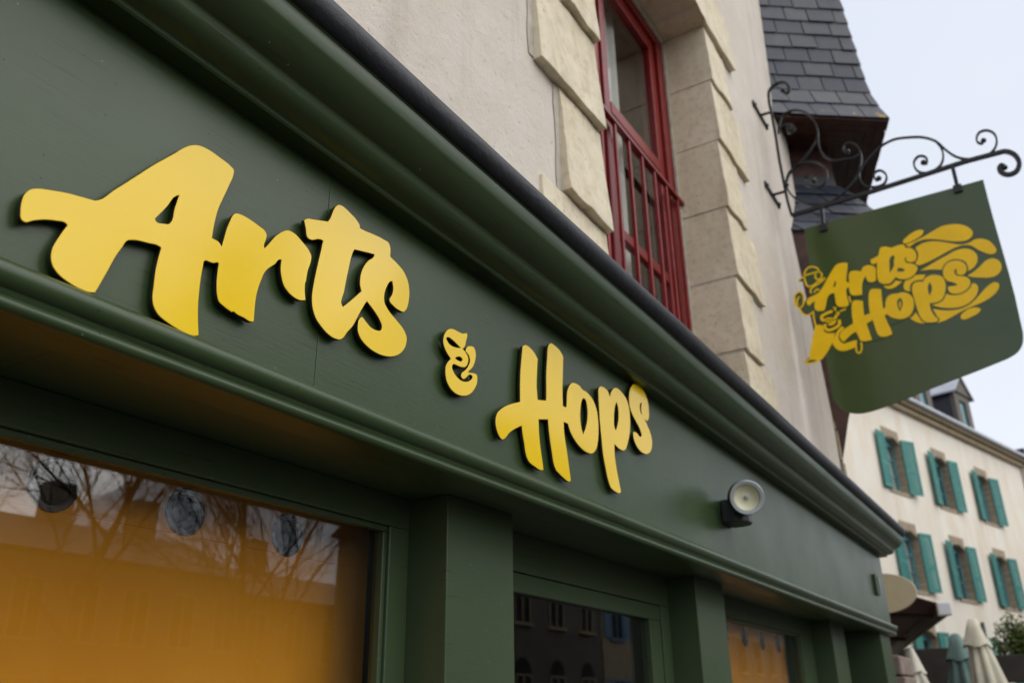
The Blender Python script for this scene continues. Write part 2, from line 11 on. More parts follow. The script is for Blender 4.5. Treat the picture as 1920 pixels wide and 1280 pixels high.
HOPS_H=[[(1.9015,2.5894),(1.9067,2.5928),(1.912,2.5962),(1.9174,2.5986),(1.9239,2.5996),(1.9306,2.5996),(1.9372,2.599),(1.9467,2.5974),(1.9561,2.5947),(1.9649,2.591),(1.9709,2.5874),(1.9766,2.5832),(1.9823,2.5791),(1.9805,2.566),(1.9788,2.553),(1.9771,2.5399),(1.9752,2.5249),(1.9734,2.5099),(1.9726,2.4949),(1.9733,2.4817),(1.9748,2.4685),(1.9763,2.4553),(1.9928,2.4591),(2.0092,2.463),(2.0256,2.4668),(2.0262,2.4774),(2.0268,2.4881),(2.0275,2.4987),(2.0282,2.5137),(2.0289,2.5287),(2.03,2.5437),(2.0321,2.5627),(2.0349,2.5816),(2.0383,2.6004),(2.0404,2.6164),(2.0428,2.6323),(2.0495,2.6455),(2.0533,2.6494),(2.0576,2.6529),(2.0622,2.6556),(2.0699,2.6574),(2.0783,2.6572),(2.0867,2.6564),(2.0971,2.6556),(2.1075,2.6539),(2.1174,2.6508),(2.1239,2.6475),(2.1301,2.6435),(2.1364,2.6395),(2.1346,2.623),(2.1328,2.6065),(2.1309,2.59),(2.1283,2.5693),(2.1256,2.5487),(2.1237,2.528),(2.123,2.5118),(2.1229,2.4954),(2.1227,2.4791),(2.1301,2.4794),(2.1375,2.4798),(2.1449,2.4801),(2.146,2.4864),(2.1471,2.4927),(2.1482,2.4991),(2.1495,2.5088),(2.1508,2.5185),(2.1531,2.5279),(2.1572,2.5378),(2.1625,2.5472),(2.169,2.5557),(2.1749,2.5616),(2.1815,2.567),(2.1886,2.5711),(2.1947,2.5734),(2.2012,2.575),(2.2077,2.5762),(2.2172,2.5774),(2.2268,2.5777),(2.2361,2.5765),(2.2417,2.5746),(2.2472,2.5722),(2.2527,2.5697),(2.2631,2.57),(2.2735,2.5703),(2.2837,2.5696),(2.2971,2.5672),(2.3102,2.5631),(2.322,2.557),(2.3306,2.55),(2.3383,2.5416),(2.3443,2.5322),(2.3482,2.5223),(2.3505,2.5116),(2.3519,2.5008),(2.3524,2.4897),(2.3521,2.4785),(2.351,2.4673),(2.3495,2.4556),(2.3472,2.444),(2.3441,2.4327),(2.3403,2.4217),(2.3356,2.411),(2.3296,2.4013),(2.3247,2.3956),(2.3191,2.3904),(2.3131,2.3859),(2.3067,2.3822),(2.2998,2.3793),(2.2928,2.3769),(2.2818,2.3747),(2.2705,2.3739),(2.2592,2.3739),(2.2453,2.375),(2.2314,2.3774),(2.2179,2.3809),(2.2058,2.3851),(2.194,2.3903),(2.1829,2.3966),(2.1754,2.4016),(2.1682,2.4071),(2.1619,2.4133),(2.1575,2.4193),(2.1538,2.4258),(2.15,2.4324),(2.1412,2.4319),(2.1324,2.4314),(2.1235,2.431),(2.1238,2.419),(2.1241,2.4069),(2.1252,2.395),(2.1279,2.3813),(2.1315,2.3678),(2.1351,2.3542),(2.1384,2.3392),(2.1415,2.3242),(2.1446,2.3092),(2.1477,2.2944),(2.1509,2.2795),(2.154,2.2647),(2.1504,2.263),(2.1469,2.2612),(2.1432,2.2599),(2.1327,2.2592),(2.1218,2.2614),(2.111,2.264),(2.0972,2.2674),(2.0836,2.2716),(2.07,2.2759),(2.066,2.2804),(2.0621,2.285),(2.0586,2.2898),(2.0539,2.3008),(2.0511,2.3128),(2.0485,2.3248),(2.0449,2.3379),(2.0415,2.3511),(2.0386,2.3643),(2.0358,2.3806),(2.0337,2.397),(2.0316,2.4134),(2.0139,2.4085),(1.9961,2.4037),(1.9784,2.3988),(1.9786,2.385),(1.9787,2.3713),(1.9795,2.3575),(1.981,2.3443),(1.983,2.331),(1.9854,2.3179),(1.988,2.3063),(1.991,2.2948),(1.9938,2.2833),(1.9953,2.2762),(1.9968,2.2692),(1.9982,2.2621),(1.9937,2.2606),(1.9892,2.2591),(1.9847,2.2579),(1.9733,2.2575),(1.9617,2.2592),(1.9502,2.2614),(1.9397,2.2627),(1.9293,2.2645),(1.9203,2.2685),(1.9163,2.2718),(1.9127,2.2756),(1.9095,2.2798),(1.9054,2.2889),(1.9032,2.2991),(1.9009,2.3094),(1.8982,2.318),(1.8954,2.3266),(1.8929,2.3352),(1.8913,2.3426),(1.8899,2.35),(1.8885,2.3573),(1.8802,2.3531),(1.872,2.3488),(1.8638,2.3444),(1.8514,2.3375),(1.8391,2.3302),(1.8274,2.3223),(1.8181,2.3138),(1.8091,2.3047),(1.799,2.2976),(1.7967,2.2965),(1.7944,2.2954),(1.792,2.2947),(1.7848,2.2958),(1.7777,2.3003),(1.7717,2.3059),(1.7677,2.3114),(1.7645,2.3178),(1.7625,2.3245),(1.7617,2.3295),(1.7615,2.3347),(1.7619,2.3397),(1.7634,2.3458),(1.7658,2.3517),(1.7689,2.3571),(1.7739,2.363),(1.78,2.3681),(1.7863,2.373),(1.7909,2.3764),(1.7956,2.3797),(1.8004,2.3829),(1.812,2.3898),(1.8241,2.3961),(1.8363,2.402),(1.8518,2.4089),(1.8674,2.4153),(1.8831,2.4217),(1.8832,2.4355),(1.8833,2.4494),(1.8837,2.4632),(1.8845,2.4791),(1.8857,2.4949),(1.8874,2.5106),(1.8894,2.5242),(1.8916,2.5378),(1.8941,2.5513),(1.8965,2.564),(1.899,2.5767)],[(2.2568,2.5426),(2.2615,2.5435),(2.2667,2.5433),(2.2712,2.5421),(2.2764,2.5366),(2.2795,2.528),(2.2815,2.5191),(2.2825,2.5098),(2.2819,2.5001),(2.2805,2.4907),(2.2775,2.4783),(2.2729,2.4662),(2.2673,2.4546),(2.2606,2.4439),(2.2529,2.4338),(2.2453,2.4237),(2.2415,2.4295),(2.2378,2.4354),(2.2348,2.4414),(2.2319,2.4513),(2.2305,2.4617),(2.2301,2.4722),(2.2307,2.4835),(2.2325,2.4948),(2.2352,2.5059),(2.2379,2.5152),(2.2414,2.5243),(2.2462,2.5324),(2.2493,2.5363),(2.2528,2.54)]]
HOPS_P=[[(2.3682,2.6075),(2.3714,2.6117),(2.3755,2.6154),(2.3799,2.6185),(2.3882,2.622),(2.3975,2.6237),(2.4068,2.6243),(2.4177,2.6243),(2.4287,2.6229),(2.438,2.6188),(2.4425,2.614),(2.4462,2.6081),(2.4499,2.6022),(2.4543,2.6106),(2.4587,2.6189),(2.4639,2.6266),(2.4702,2.6335),(2.4773,2.6397),(2.485,2.6448),(2.4924,2.6484),(2.5004,2.6512),(2.5084,2.653),(2.5195,2.6536),(2.5308,2.6524),(2.5419,2.6503),(2.5555,2.6471),(2.5688,2.6426),(2.58,2.6356),(2.5869,2.6279),(2.5926,2.6188),(2.5969,2.6092),(2.5999,2.5961),(2.6005,2.5823),(2.5999,2.5685),(2.5982,2.5539),(2.5951,2.5393),(2.5908,2.5251),(2.5845,2.5091),(2.5767,2.4936),(2.5676,2.4789),(2.5604,2.4678),(2.5524,2.4572),(2.5427,2.449),(2.5382,2.4466),(2.5334,2.4447),(2.5285,2.4431),(2.5176,2.4411),(2.5064,2.4408),(2.4953,2.4414),(2.4841,2.4432),(2.4729,2.4459),(2.4618,2.4487),(2.4606,2.437),(2.4594,2.4252),(2.4591,2.4135),(2.4601,2.4012),(2.4621,2.3889),(2.4647,2.3767),(2.468,2.3648),(2.4718,2.3531),(2.4758,2.3414),(2.4805,2.3275),(2.4853,2.3137),(2.4901,2.2999),(2.4867,2.2975),(2.4832,2.2951),(2.4796,2.2931),(2.4711,2.291),(2.462,2.2908),(2.4529,2.2911),(2.4411,2.2923),(2.4292,2.2946),(2.4174,2.2969),(2.4128,2.302),(2.4083,2.3071),(2.4041,2.3124),(2.3977,2.3244),(2.3929,2.3373),(2.3886,2.3504),(2.3836,2.3647),(2.3792,2.3792),(2.3756,2.3938),(2.373,2.4119),(2.3715,2.4303),(2.3701,2.4487),(2.3684,2.4641),(2.3666,2.4795),(2.3654,2.4949),(2.3648,2.5109),(2.3648,2.5269),(2.3648,2.5429),(2.3648,2.5559),(2.3647,2.569),(2.3653,2.582),(2.3654,2.5909),(2.3657,2.5997)],[(2.499,2.6015),(2.5019,2.5973),(2.5048,2.593),(2.5072,2.5886),(2.5098,2.5792),(2.5103,2.569),(2.5097,2.559),(2.5077,2.5478),(2.5041,2.5367),(2.4996,2.5262),(2.4941,2.5165),(2.4878,2.5073),(2.4814,2.4981),(2.4779,2.4999),(2.4743,2.5017),(2.4714,2.5038),(2.4681,2.512),(2.4686,2.5226),(2.4699,2.533),(2.4715,2.5439),(2.4741,2.5546),(2.4775,2.565),(2.4809,2.5741),(2.4849,2.583),(2.4899,2.5912),(2.4928,2.5948),(2.4959,2.5981)]]
HOPS_S=[[(2.6028,2.6318),(2.6031,2.6411),(2.6046,2.6504),(2.6071,2.6594),(2.6113,2.6697),(2.6169,2.6794),(2.6235,2.6884),(2.6299,2.6954),(2.6369,2.7018),(2.6446,2.7072),(2.6528,2.7116),(2.6616,2.7149),(2.6706,2.7175),(2.683,2.7198),(2.6957,2.7206),(2.7082,2.7199),(2.7207,2.7178),(2.7331,2.7143),(2.7441,2.7088),(2.7524,2.702),(2.7597,2.6938),(2.7653,2.6848),(2.7694,2.6732),(2.7713,2.6606),(2.7714,2.6481),(2.7706,2.638),(2.7685,2.628),(2.7648,2.619),(2.7606,2.6134),(2.7555,2.6083),(2.7505,2.6032),(2.744,2.6024),(2.7376,2.6016),(2.7313,2.6017),(2.7227,2.6034),(2.7144,2.6065),(2.7081,2.6114),(2.7052,2.6165),(2.7034,2.6225),(2.7024,2.6286),(2.7036,2.6393),(2.7077,2.6501),(2.7117,2.6609),(2.707,2.6589),(2.7022,2.6569),(2.6982,2.6542),(2.6946,2.6497),(2.692,2.6442),(2.6905,2.6386),(2.6904,2.6325),(2.6915,2.6262),(2.6936,2.6207),(2.7005,2.6148),(2.7102,2.6109),(2.7197,2.6066),(2.7312,2.5987),(2.7423,2.59),(2.7527,2.5807),(2.7606,2.5732),(2.7681,2.5654),(2.7736,2.5567),(2.7763,2.5485),(2.7778,2.5396),(2.7777,2.531),(2.775,2.5204),(2.7698,2.5101),(2.7632,2.501),(2.7548,2.4931),(2.7449,2.4864),(2.7344,2.4811),(2.724,2.4774),(2.7132,2.475),(2.7022,2.4735),(2.6902,2.4728),(2.678,2.4732),(2.6662,2.4751),(2.6544,2.4785),(2.643,2.4833),(2.633,2.49),(2.6271,2.4957),(2.6219,2.5022),(2.6186,2.5093),(2.618,2.5159),(2.6188,2.523),(2.6196,2.53),(2.6285,2.5319),(2.6375,2.5338),(2.6463,2.5344),(2.6561,2.5316),(2.6657,2.5273),(2.675,2.5262),(2.6808,2.5283),(2.6865,2.5314),(2.6899,2.5352),(2.6889,2.5409),(2.6846,2.5475),(2.6796,2.5535),(2.6716,2.5607),(2.6621,2.5666),(2.6526,2.5725),(2.6416,2.5796),(2.6306,2.5867),(2.6206,2.595),(2.6154,2.6002),(2.6105,2.6059),(2.6068,2.612),(2.6046,2.6183),(2.6034,2.625)]]
BOARD=[[(-.0241,5.0711),(-.2725,5.0701),(-.5209,5.0692),(-.7692,5.0683),(-1.0176,5.0674),(-1.266,5.0665),(-1.2657,5.0318),(-1.2654,4.9972),(-1.2651,4.9626),(-1.2648,4.928),(-1.2645,4.8934),(-1.2651,4.707),(-1.2679,4.5206),(-1.2702,4.3341),(-1.2691,4.1478),(-1.2622,3.9617),(-1.2615,3.9445),(-1.2612,3.9272),(-1.2606,3.91),(-1.2593,3.8929),(-1.2567,3.876),(-1.2543,3.8642),(-1.2516,3.8523),(-1.2483,3.8406),(-1.2443,3.8293),(-1.2393,3.8185),(-1.2338,3.809),(-1.2275,3.7997),(-1.2206,3.7908),(-1.213,3.7825),(-1.205,3.7751),(-1.1953,3.768),(-1.1847,3.7619),(-1.1736,3.7565),(-1.1622,3.7517),(-1.1508,3.7471),(-1.1362,3.742),(-1.1212,3.7378),(-1.1061,3.7343),(-1.0908,3.7309),(-1.0757,3.7273),(-.9992,3.7084),(-.9224,3.6909),(-.8455,3.6741),(-.7685,3.6575),(-.6915,3.6405),(-.6225,3.624),(-.5535,3.6069),(-.4846,3.5901),(-.4153,3.5746),(-.3456,3.5616),(-.3269,3.5584),(-.3082,3.5551),(-.2895,3.552),(-.2708,3.5495),(-.252,3.5479),(-.2358,3.5471),(-.2195,3.5467),(-.2032,3.5468),(-.1871,3.5479),(-.1714,3.5504),(-.1576,3.5537),(-.1437,3.5577),(-.1301,3.5627),(-.1172,3.5687),(-.1051,3.5757),(-.0933,3.5846),(-.0821,3.5948),(-.0718,3.6061),(-.0625,3.6181),(-.0544,3.6306),(-.0479,3.6435),(-.0427,3.6572),(-.0385,3.6714),(-.0349,3.6859),(-.0317,3.7002),(-.0273,3.7289),(-.026,3.7581),(-.0264,3.7876),(-.0274,3.8171),(-.0275,3.8466),(-.0232,4.0914),(-.0221,4.3363),(-.0228,4.5812),(-.0239,4.8262)]]
LOGO_ARTS=[[[(.0404,4.4696),(.0342,4.4796),(.0255,4.4877),(.0085,4.4938),(-.0102,4.4974),(-.0344,4.5046),(-.0566,4.5151),(-.0719,4.5294),(-.0855,4.5458),(-.1042,4.5708),(-.1222,4.5965),(-.1431,4.624),(-.1644,4.6512),(-.1786,4.6699),(-.1941,4.6873),(-.2044,4.6963),(-.2158,4.7032),(-.2301,4.706),(-.245,4.7058),(-.2679,4.7004),(-.2906,4.6923),(-.2858,4.6687),(-.2807,4.6452),(-.272,4.6146),(-.2638,4.5839),(-.2605,4.5642),(-.2575,4.5445),(-.2674,4.5398),(-.2773,4.5351),(-.2776,4.5574),(-.2796,4.5793),(-.2827,4.5955),(-.2892,4.6096),(-.2954,4.6153),(-.3026,4.6195),(-.3204,4.6191),(-.3391,4.6128),(-.3546,4.6068),(-.3698,4.6),(-.3769,4.6137),(-.3856,4.6256),(-.3963,4.632),(-.4082,4.6354),(-.4218,4.6345),(-.4352,4.6302),(-.4488,4.6239),(-.4602,4.6147),(-.466,4.6056),(-.4699,4.5955),(-.4692,4.5723),(-.4637,4.5484),(-.4605,4.525),(-.4572,4.5017),(-.4438,4.4961),(-.4306,4.493),(-.4168,4.4971),(-.4051,4.5056),(-.3988,4.5169),(-.3953,4.53),(-.3946,4.5435),(-.3952,4.5572),(-.3827,4.5419),(-.3715,4.5259),(-.3643,4.5091),(-.3589,4.4915),(-.3543,4.4685),(-.3513,4.4451),(-.3495,4.4308),(-.3479,4.4165),(-.3301,4.4182),(-.3125,4.4207),(-.2961,4.4242),(-.2816,4.4308),(-.275,4.4377),(-.27,4.4458),(-.2675,4.4593),(-.2674,4.4736),(-.2669,4.4859),(-.2667,4.4983),(-.2589,4.4966),(-.2519,4.4942),(-.245,4.4786),(-.2438,4.4584),(-.2431,4.4368),(-.244,4.4151),(-.2457,4.3904),(-.2478,4.3657),(-.2376,4.358),(-.227,4.3524),(-.2134,4.3529),(-.1996,4.3569),(-.1855,4.3617),(-.1732,4.3692),(-.1678,4.3755),(-.1635,4.3826),(-.1599,4.4038),(-.1609,4.4266),(-.1612,4.4536),(-.1621,4.4807),(-.15,4.4821),(-.1384,4.4817),(-.127,4.4764),(-.1172,4.4684),(-.1068,4.4515),(-.0997,4.4321),(-.0931,4.4121),(-.0864,4.3921),(-.0796,4.3776),(-.0724,4.3633),(-.0581,4.3637),(-.0439,4.3653),(-.0318,4.3684),(-.0211,4.3739),(-.0141,4.3815),(-.0091,4.3907),(-.0071,4.4041),(-.0083,4.4182),(-.0125,4.4361),(-.0184,4.4538),(-.0093,4.451),(-.0004,4.4477),(.0125,4.438),(.0246,4.4268),(.0304,4.4308),(.0356,4.4352),(.0404,4.4439),(.0427,4.4536),(.0424,4.4617)],[(-.1822,4.5795),(-.1848,4.5679),(-.1858,4.5564),(-.1824,4.543),(-.1748,4.532),(-.1671,4.5283),(-.1585,4.5255),(-.1704,4.5525)]],[[(-.4466,4.6708),(-.4758,4.6799),(-.505,4.689),(-.5111,4.7093),(-.5187,4.7289),(-.5242,4.7391),(-.5311,4.7472),(-.5473,4.7493),(-.5651,4.745),(-.5819,4.7356),(-.5979,4.7238),(-.6165,4.7267),(-.6351,4.7288),(-.6561,4.7309),(-.6754,4.7273),(-.6806,4.7235),(-.6851,4.7188),(-.6885,4.7073),(-.6897,4.6945),(-.704,4.6915),(-.7173,4.687),(-.73,4.6769),(-.7398,4.6639),(-.7463,4.6482),(-.7493,4.6313),(-.7488,4.6129),(-.744,4.5953),(-.7383,4.5839),(-.7303,4.5753),(-.7186,4.5735),(-.7061,4.5756),(-.6955,4.5797),(-.6858,4.5859),(-.6812,4.5896),(-.6774,4.5938),(-.6779,4.6081),(-.6838,4.6242),(-.6802,4.624),(-.677,4.6235),(-.6704,4.6146),(-.6686,4.6018),(-.6701,4.5892),(-.6755,4.5782),(-.687,4.5725),(-.7003,4.5682),(-.715,4.5588),(-.7273,4.5469),(-.7345,4.5351),(-.7382,4.5224),(-.7345,4.5078),(-.7264,4.494),(-.7145,4.4807),(-.7001,4.4699),(-.6862,4.462),(-.6714,4.4569),(-.6539,4.4561),(-.6364,4.4589),(-.619,4.4645),(-.6035,4.4736),(-.5958,4.4819),(-.5887,4.4911),(-.5781,4.4806),(-.5672,4.4705),(-.555,4.4606),(-.5418,4.4537),(-.5264,4.4534),(-.5109,4.4571),(-.4951,4.4634),(-.482,4.4732),(-.4748,4.4848),(-.4703,4.498),(-.4687,4.5167),(-.4698,4.5358),(-.4769,4.5878),(-.4874,4.6394),(-.4749,4.6331),(-.4629,4.6303),(-.4549,4.634),(-.4484,4.64),(-.4456,4.6543)],[(-.6009,4.6628),(-.6048,4.6576),(-.6081,4.6524),(-.6053,4.6355),(-.5974,4.6176),(-.5958,4.599),(-.5933,4.581),(-.5768,4.5559),(-.5556,4.5327),(-.5593,4.564),(-.5641,4.595),(-.5684,4.6286),(-.5814,4.655),(-.5907,4.6593)],[(-.6136,4.5562),(-.6266,4.5518),(-.6386,4.5462),(-.6517,4.5351),(-.657,4.5248),(-.6493,4.5212),(-.6383,4.5195),(-.6214,4.5229),(-.6044,4.5293),(-.609,4.5428)]],[[(-.4979,4.4474),(-.5138,4.4403),(-.5297,4.4358),(-.5467,4.4382),(-.5627,4.4452),(-.5739,4.4547),(-.5842,4.4657),(-.5939,4.4583),(-.6041,4.4521),(-.6147,4.4499),(-.6257,4.4487),(-.6106,4.4366),(-.595,4.4256),(-.5763,4.4157),(-.5565,4.4098),(-.5408,4.4095),(-.5258,4.413),(-.5149,4.4198),(-.506,4.4291),(-.5016,4.4379)]]]
LOGO_HOPS=[[[(-.2726,4.3751),(-.2788,4.3809),(-.2858,4.385),(-.2997,4.3851),(-.3141,4.3808),(-.329,4.3742),(-.3435,4.3663),(-.3408,4.342),(-.3383,4.3178),(-.3362,4.2853),(-.3345,4.2528),(-.3546,4.2575),(-.3747,4.2622),(-.3759,4.2914),(-.3777,4.3207),(-.3811,4.3528),(-.3867,4.3846),(-.391,4.4074),(-.3996,4.4278),(-.4059,4.4352),(-.4132,4.4408),(-.4281,4.4413),(-.444,4.437),(-.4614,4.4305),(-.4784,4.4228),(-.4756,4.3987),(-.473,4.3745),(-.4699,4.3423),(-.4676,4.3101),(-.4669,4.2906),(-.4665,4.2711),(-.4742,4.2756),(-.482,4.2801),(-.4864,4.3053),(-.4933,4.3295),(-.5014,4.3447),(-.5122,4.3573),(-.5276,4.3649),(-.5448,4.3682),(-.5609,4.366),(-.5772,4.3626),(-.594,4.3636),(-.6105,4.3634),(-.6292,4.356),(-.6455,4.344),(-.6581,4.3278),(-.6665,4.309),(-.6695,4.2865),(-.6679,4.2634),(-.6629,4.2389),(-.6538,4.2157),(-.6442,4.1981),(-.6317,4.183),(-.6154,4.1725),(-.5971,4.1663),(-.5782,4.1652),(-.5593,4.1682),(-.541,4.1751),(-.5238,4.1849),(-.5109,4.1937),(-.4995,4.204),(-.4933,4.215),(-.4862,4.2236),(-.4768,4.2239),(-.4665,4.2222),(-.471,4.1935),(-.476,4.1648),(-.4826,4.1376),(-.4887,4.1104),(-.491,4.0908),(-.4928,4.0711),(-.4727,4.0652),(-.4526,4.0618),(-.433,4.0636),(-.4154,4.0708),(-.4078,4.0782),(-.4015,4.0869),(-.3936,4.1128),(-.391,4.1409),(-.3877,4.174),(-.3853,4.2072),(-.3626,4.1982),(-.3399,4.1893),(-.3437,4.1608),(-.3474,4.1323),(-.3513,4.096),(-.3549,4.0597),(-.3337,4.059),(-.3128,4.0601),(-.2953,4.0638),(-.2806,4.071),(-.2736,4.0898),(-.2703,4.1123),(-.2647,4.1299),(-.2589,4.1475),(-.2367,4.137),(-.2152,4.1256),(-.1915,4.1078),(-.1689,4.0886),(-.161,4.0963),(-.154,4.1045),(-.1461,4.1241),(-.1457,4.1444),(-.1552,4.1607),(-.1697,4.1746),(-.1913,4.1874),(-.2151,4.1976),(-.2338,4.2061),(-.2525,4.2145),(-.2525,4.2441),(-.2534,4.2736),(-.2564,4.3059),(-.262,4.3379),(-.2652,4.3578)],[(-.5875,4.3271),(-.5932,4.3177),(-.5979,4.308),(-.5989,4.289),(-.5949,4.2698),(-.5837,4.2468),(-.5693,4.2248),(-.5641,4.2485),(-.5612,4.2722),(-.5622,4.2955),(-.57,4.3155),(-.5782,4.3217)]],[[(-.5836,4.3053),(-.5857,4.2959),(-.5861,4.2819),(-.581,4.2607),(-.5748,4.2492),(-.5722,4.2598),(-.5718,4.2759),(-.5773,4.2951)]],[[(-.6774,4.3842),(-.6824,4.3965),(-.6897,4.407),(-.7008,4.4134),(-.7133,4.4167),(-.7326,4.4133),(-.7521,4.4058),(-.7633,4.4198),(-.7758,4.4318),(-.7922,4.4388),(-.81,4.4416),(-.8283,4.4394),(-.846,4.4333),(-.8634,4.424),(-.8775,4.4112),(-.8847,4.3922),(-.8872,4.3709),(-.8865,4.3459),(-.8818,4.321),(-.8747,4.2972),(-.8645,4.2746),(-.8545,4.257),(-.8415,4.2426),(-.8256,4.2357),(-.8079,4.2325),(-.786,4.2339),(-.7638,4.2379),(-.7621,4.2125),(-.7623,4.1874),(-.7681,4.1593),(-.7785,4.1326),(-.7892,4.1191),(-.7946,4.1066),(-.7894,4.0997),(-.7817,4.0942),(-.7643,4.0927),(-.7454,4.0971),(-.7295,4.1001),(-.7152,4.1059),(-.7056,4.1159),(-.698,4.1279),(-.6866,4.1635),(-.6821,4.2019),(-.6785,4.2411),(-.6765,4.2804),(-.6739,4.3133),(-.6732,4.3462),(-.674,4.3655)],[(-.7925,4.3912),(-.7972,4.3771),(-.8006,4.3629),(-.7997,4.3441),(-.7947,4.3258),(-.7853,4.3089),(-.7741,4.2928),(-.7717,4.3126),(-.7708,4.3324),(-.7733,4.3544),(-.7803,4.3751),(-.7861,4.3833)]],[[(-.8876,4.4421),(-.8927,4.4604),(-.9013,4.4773),(-.9139,4.4923),(-.9297,4.5035),(-.9477,4.5085),(-.9667,4.5089),(-.9848,4.5056),(-1.0015,4.4985),(-1.0163,4.4866),(-1.0275,4.4713),(-1.0332,4.4552),(-1.0349,4.4381),(-1.0323,4.4191),(-1.0242,4.4026),(-1.0134,4.3935),(-1.0007,4.3888),(-.988,4.3912),(-.9766,4.3983),(-.9724,4.4033),(-.9692,4.4088),(-.9697,4.4253),(-.9748,4.4427),(-.9693,4.443),(-.9643,4.4426),(-.9573,4.4315),(-.9564,4.4157),(-.9594,4.4042),(-.9652,4.3939),(-.9832,4.385),(-1.0038,4.3783),(-1.0188,4.3685),(-1.0304,4.356),(-1.0353,4.3429),(-1.0368,4.3287),(-1.0344,4.3135),(-1.0284,4.2994),(-1.0172,4.2864),(-1.0032,4.276),(-.9875,4.2679),(-.9706,4.2628),(-.9498,4.2611),(-.9295,4.2645),(-.9145,4.2712),(-.9025,4.2814),(-.8968,4.2953),(-.8956,4.3108),(-.8974,4.3192),(-.8999,4.3275),(-.9152,4.3252),(-.9306,4.3235),(-.9472,4.3222),(-.9583,4.324),(-.9526,4.3342),(-.9403,4.3464),(-.9227,4.3587),(-.9038,4.3695),(-.896,4.3826),(-.8894,4.3962),(-.8857,4.4189)]]]
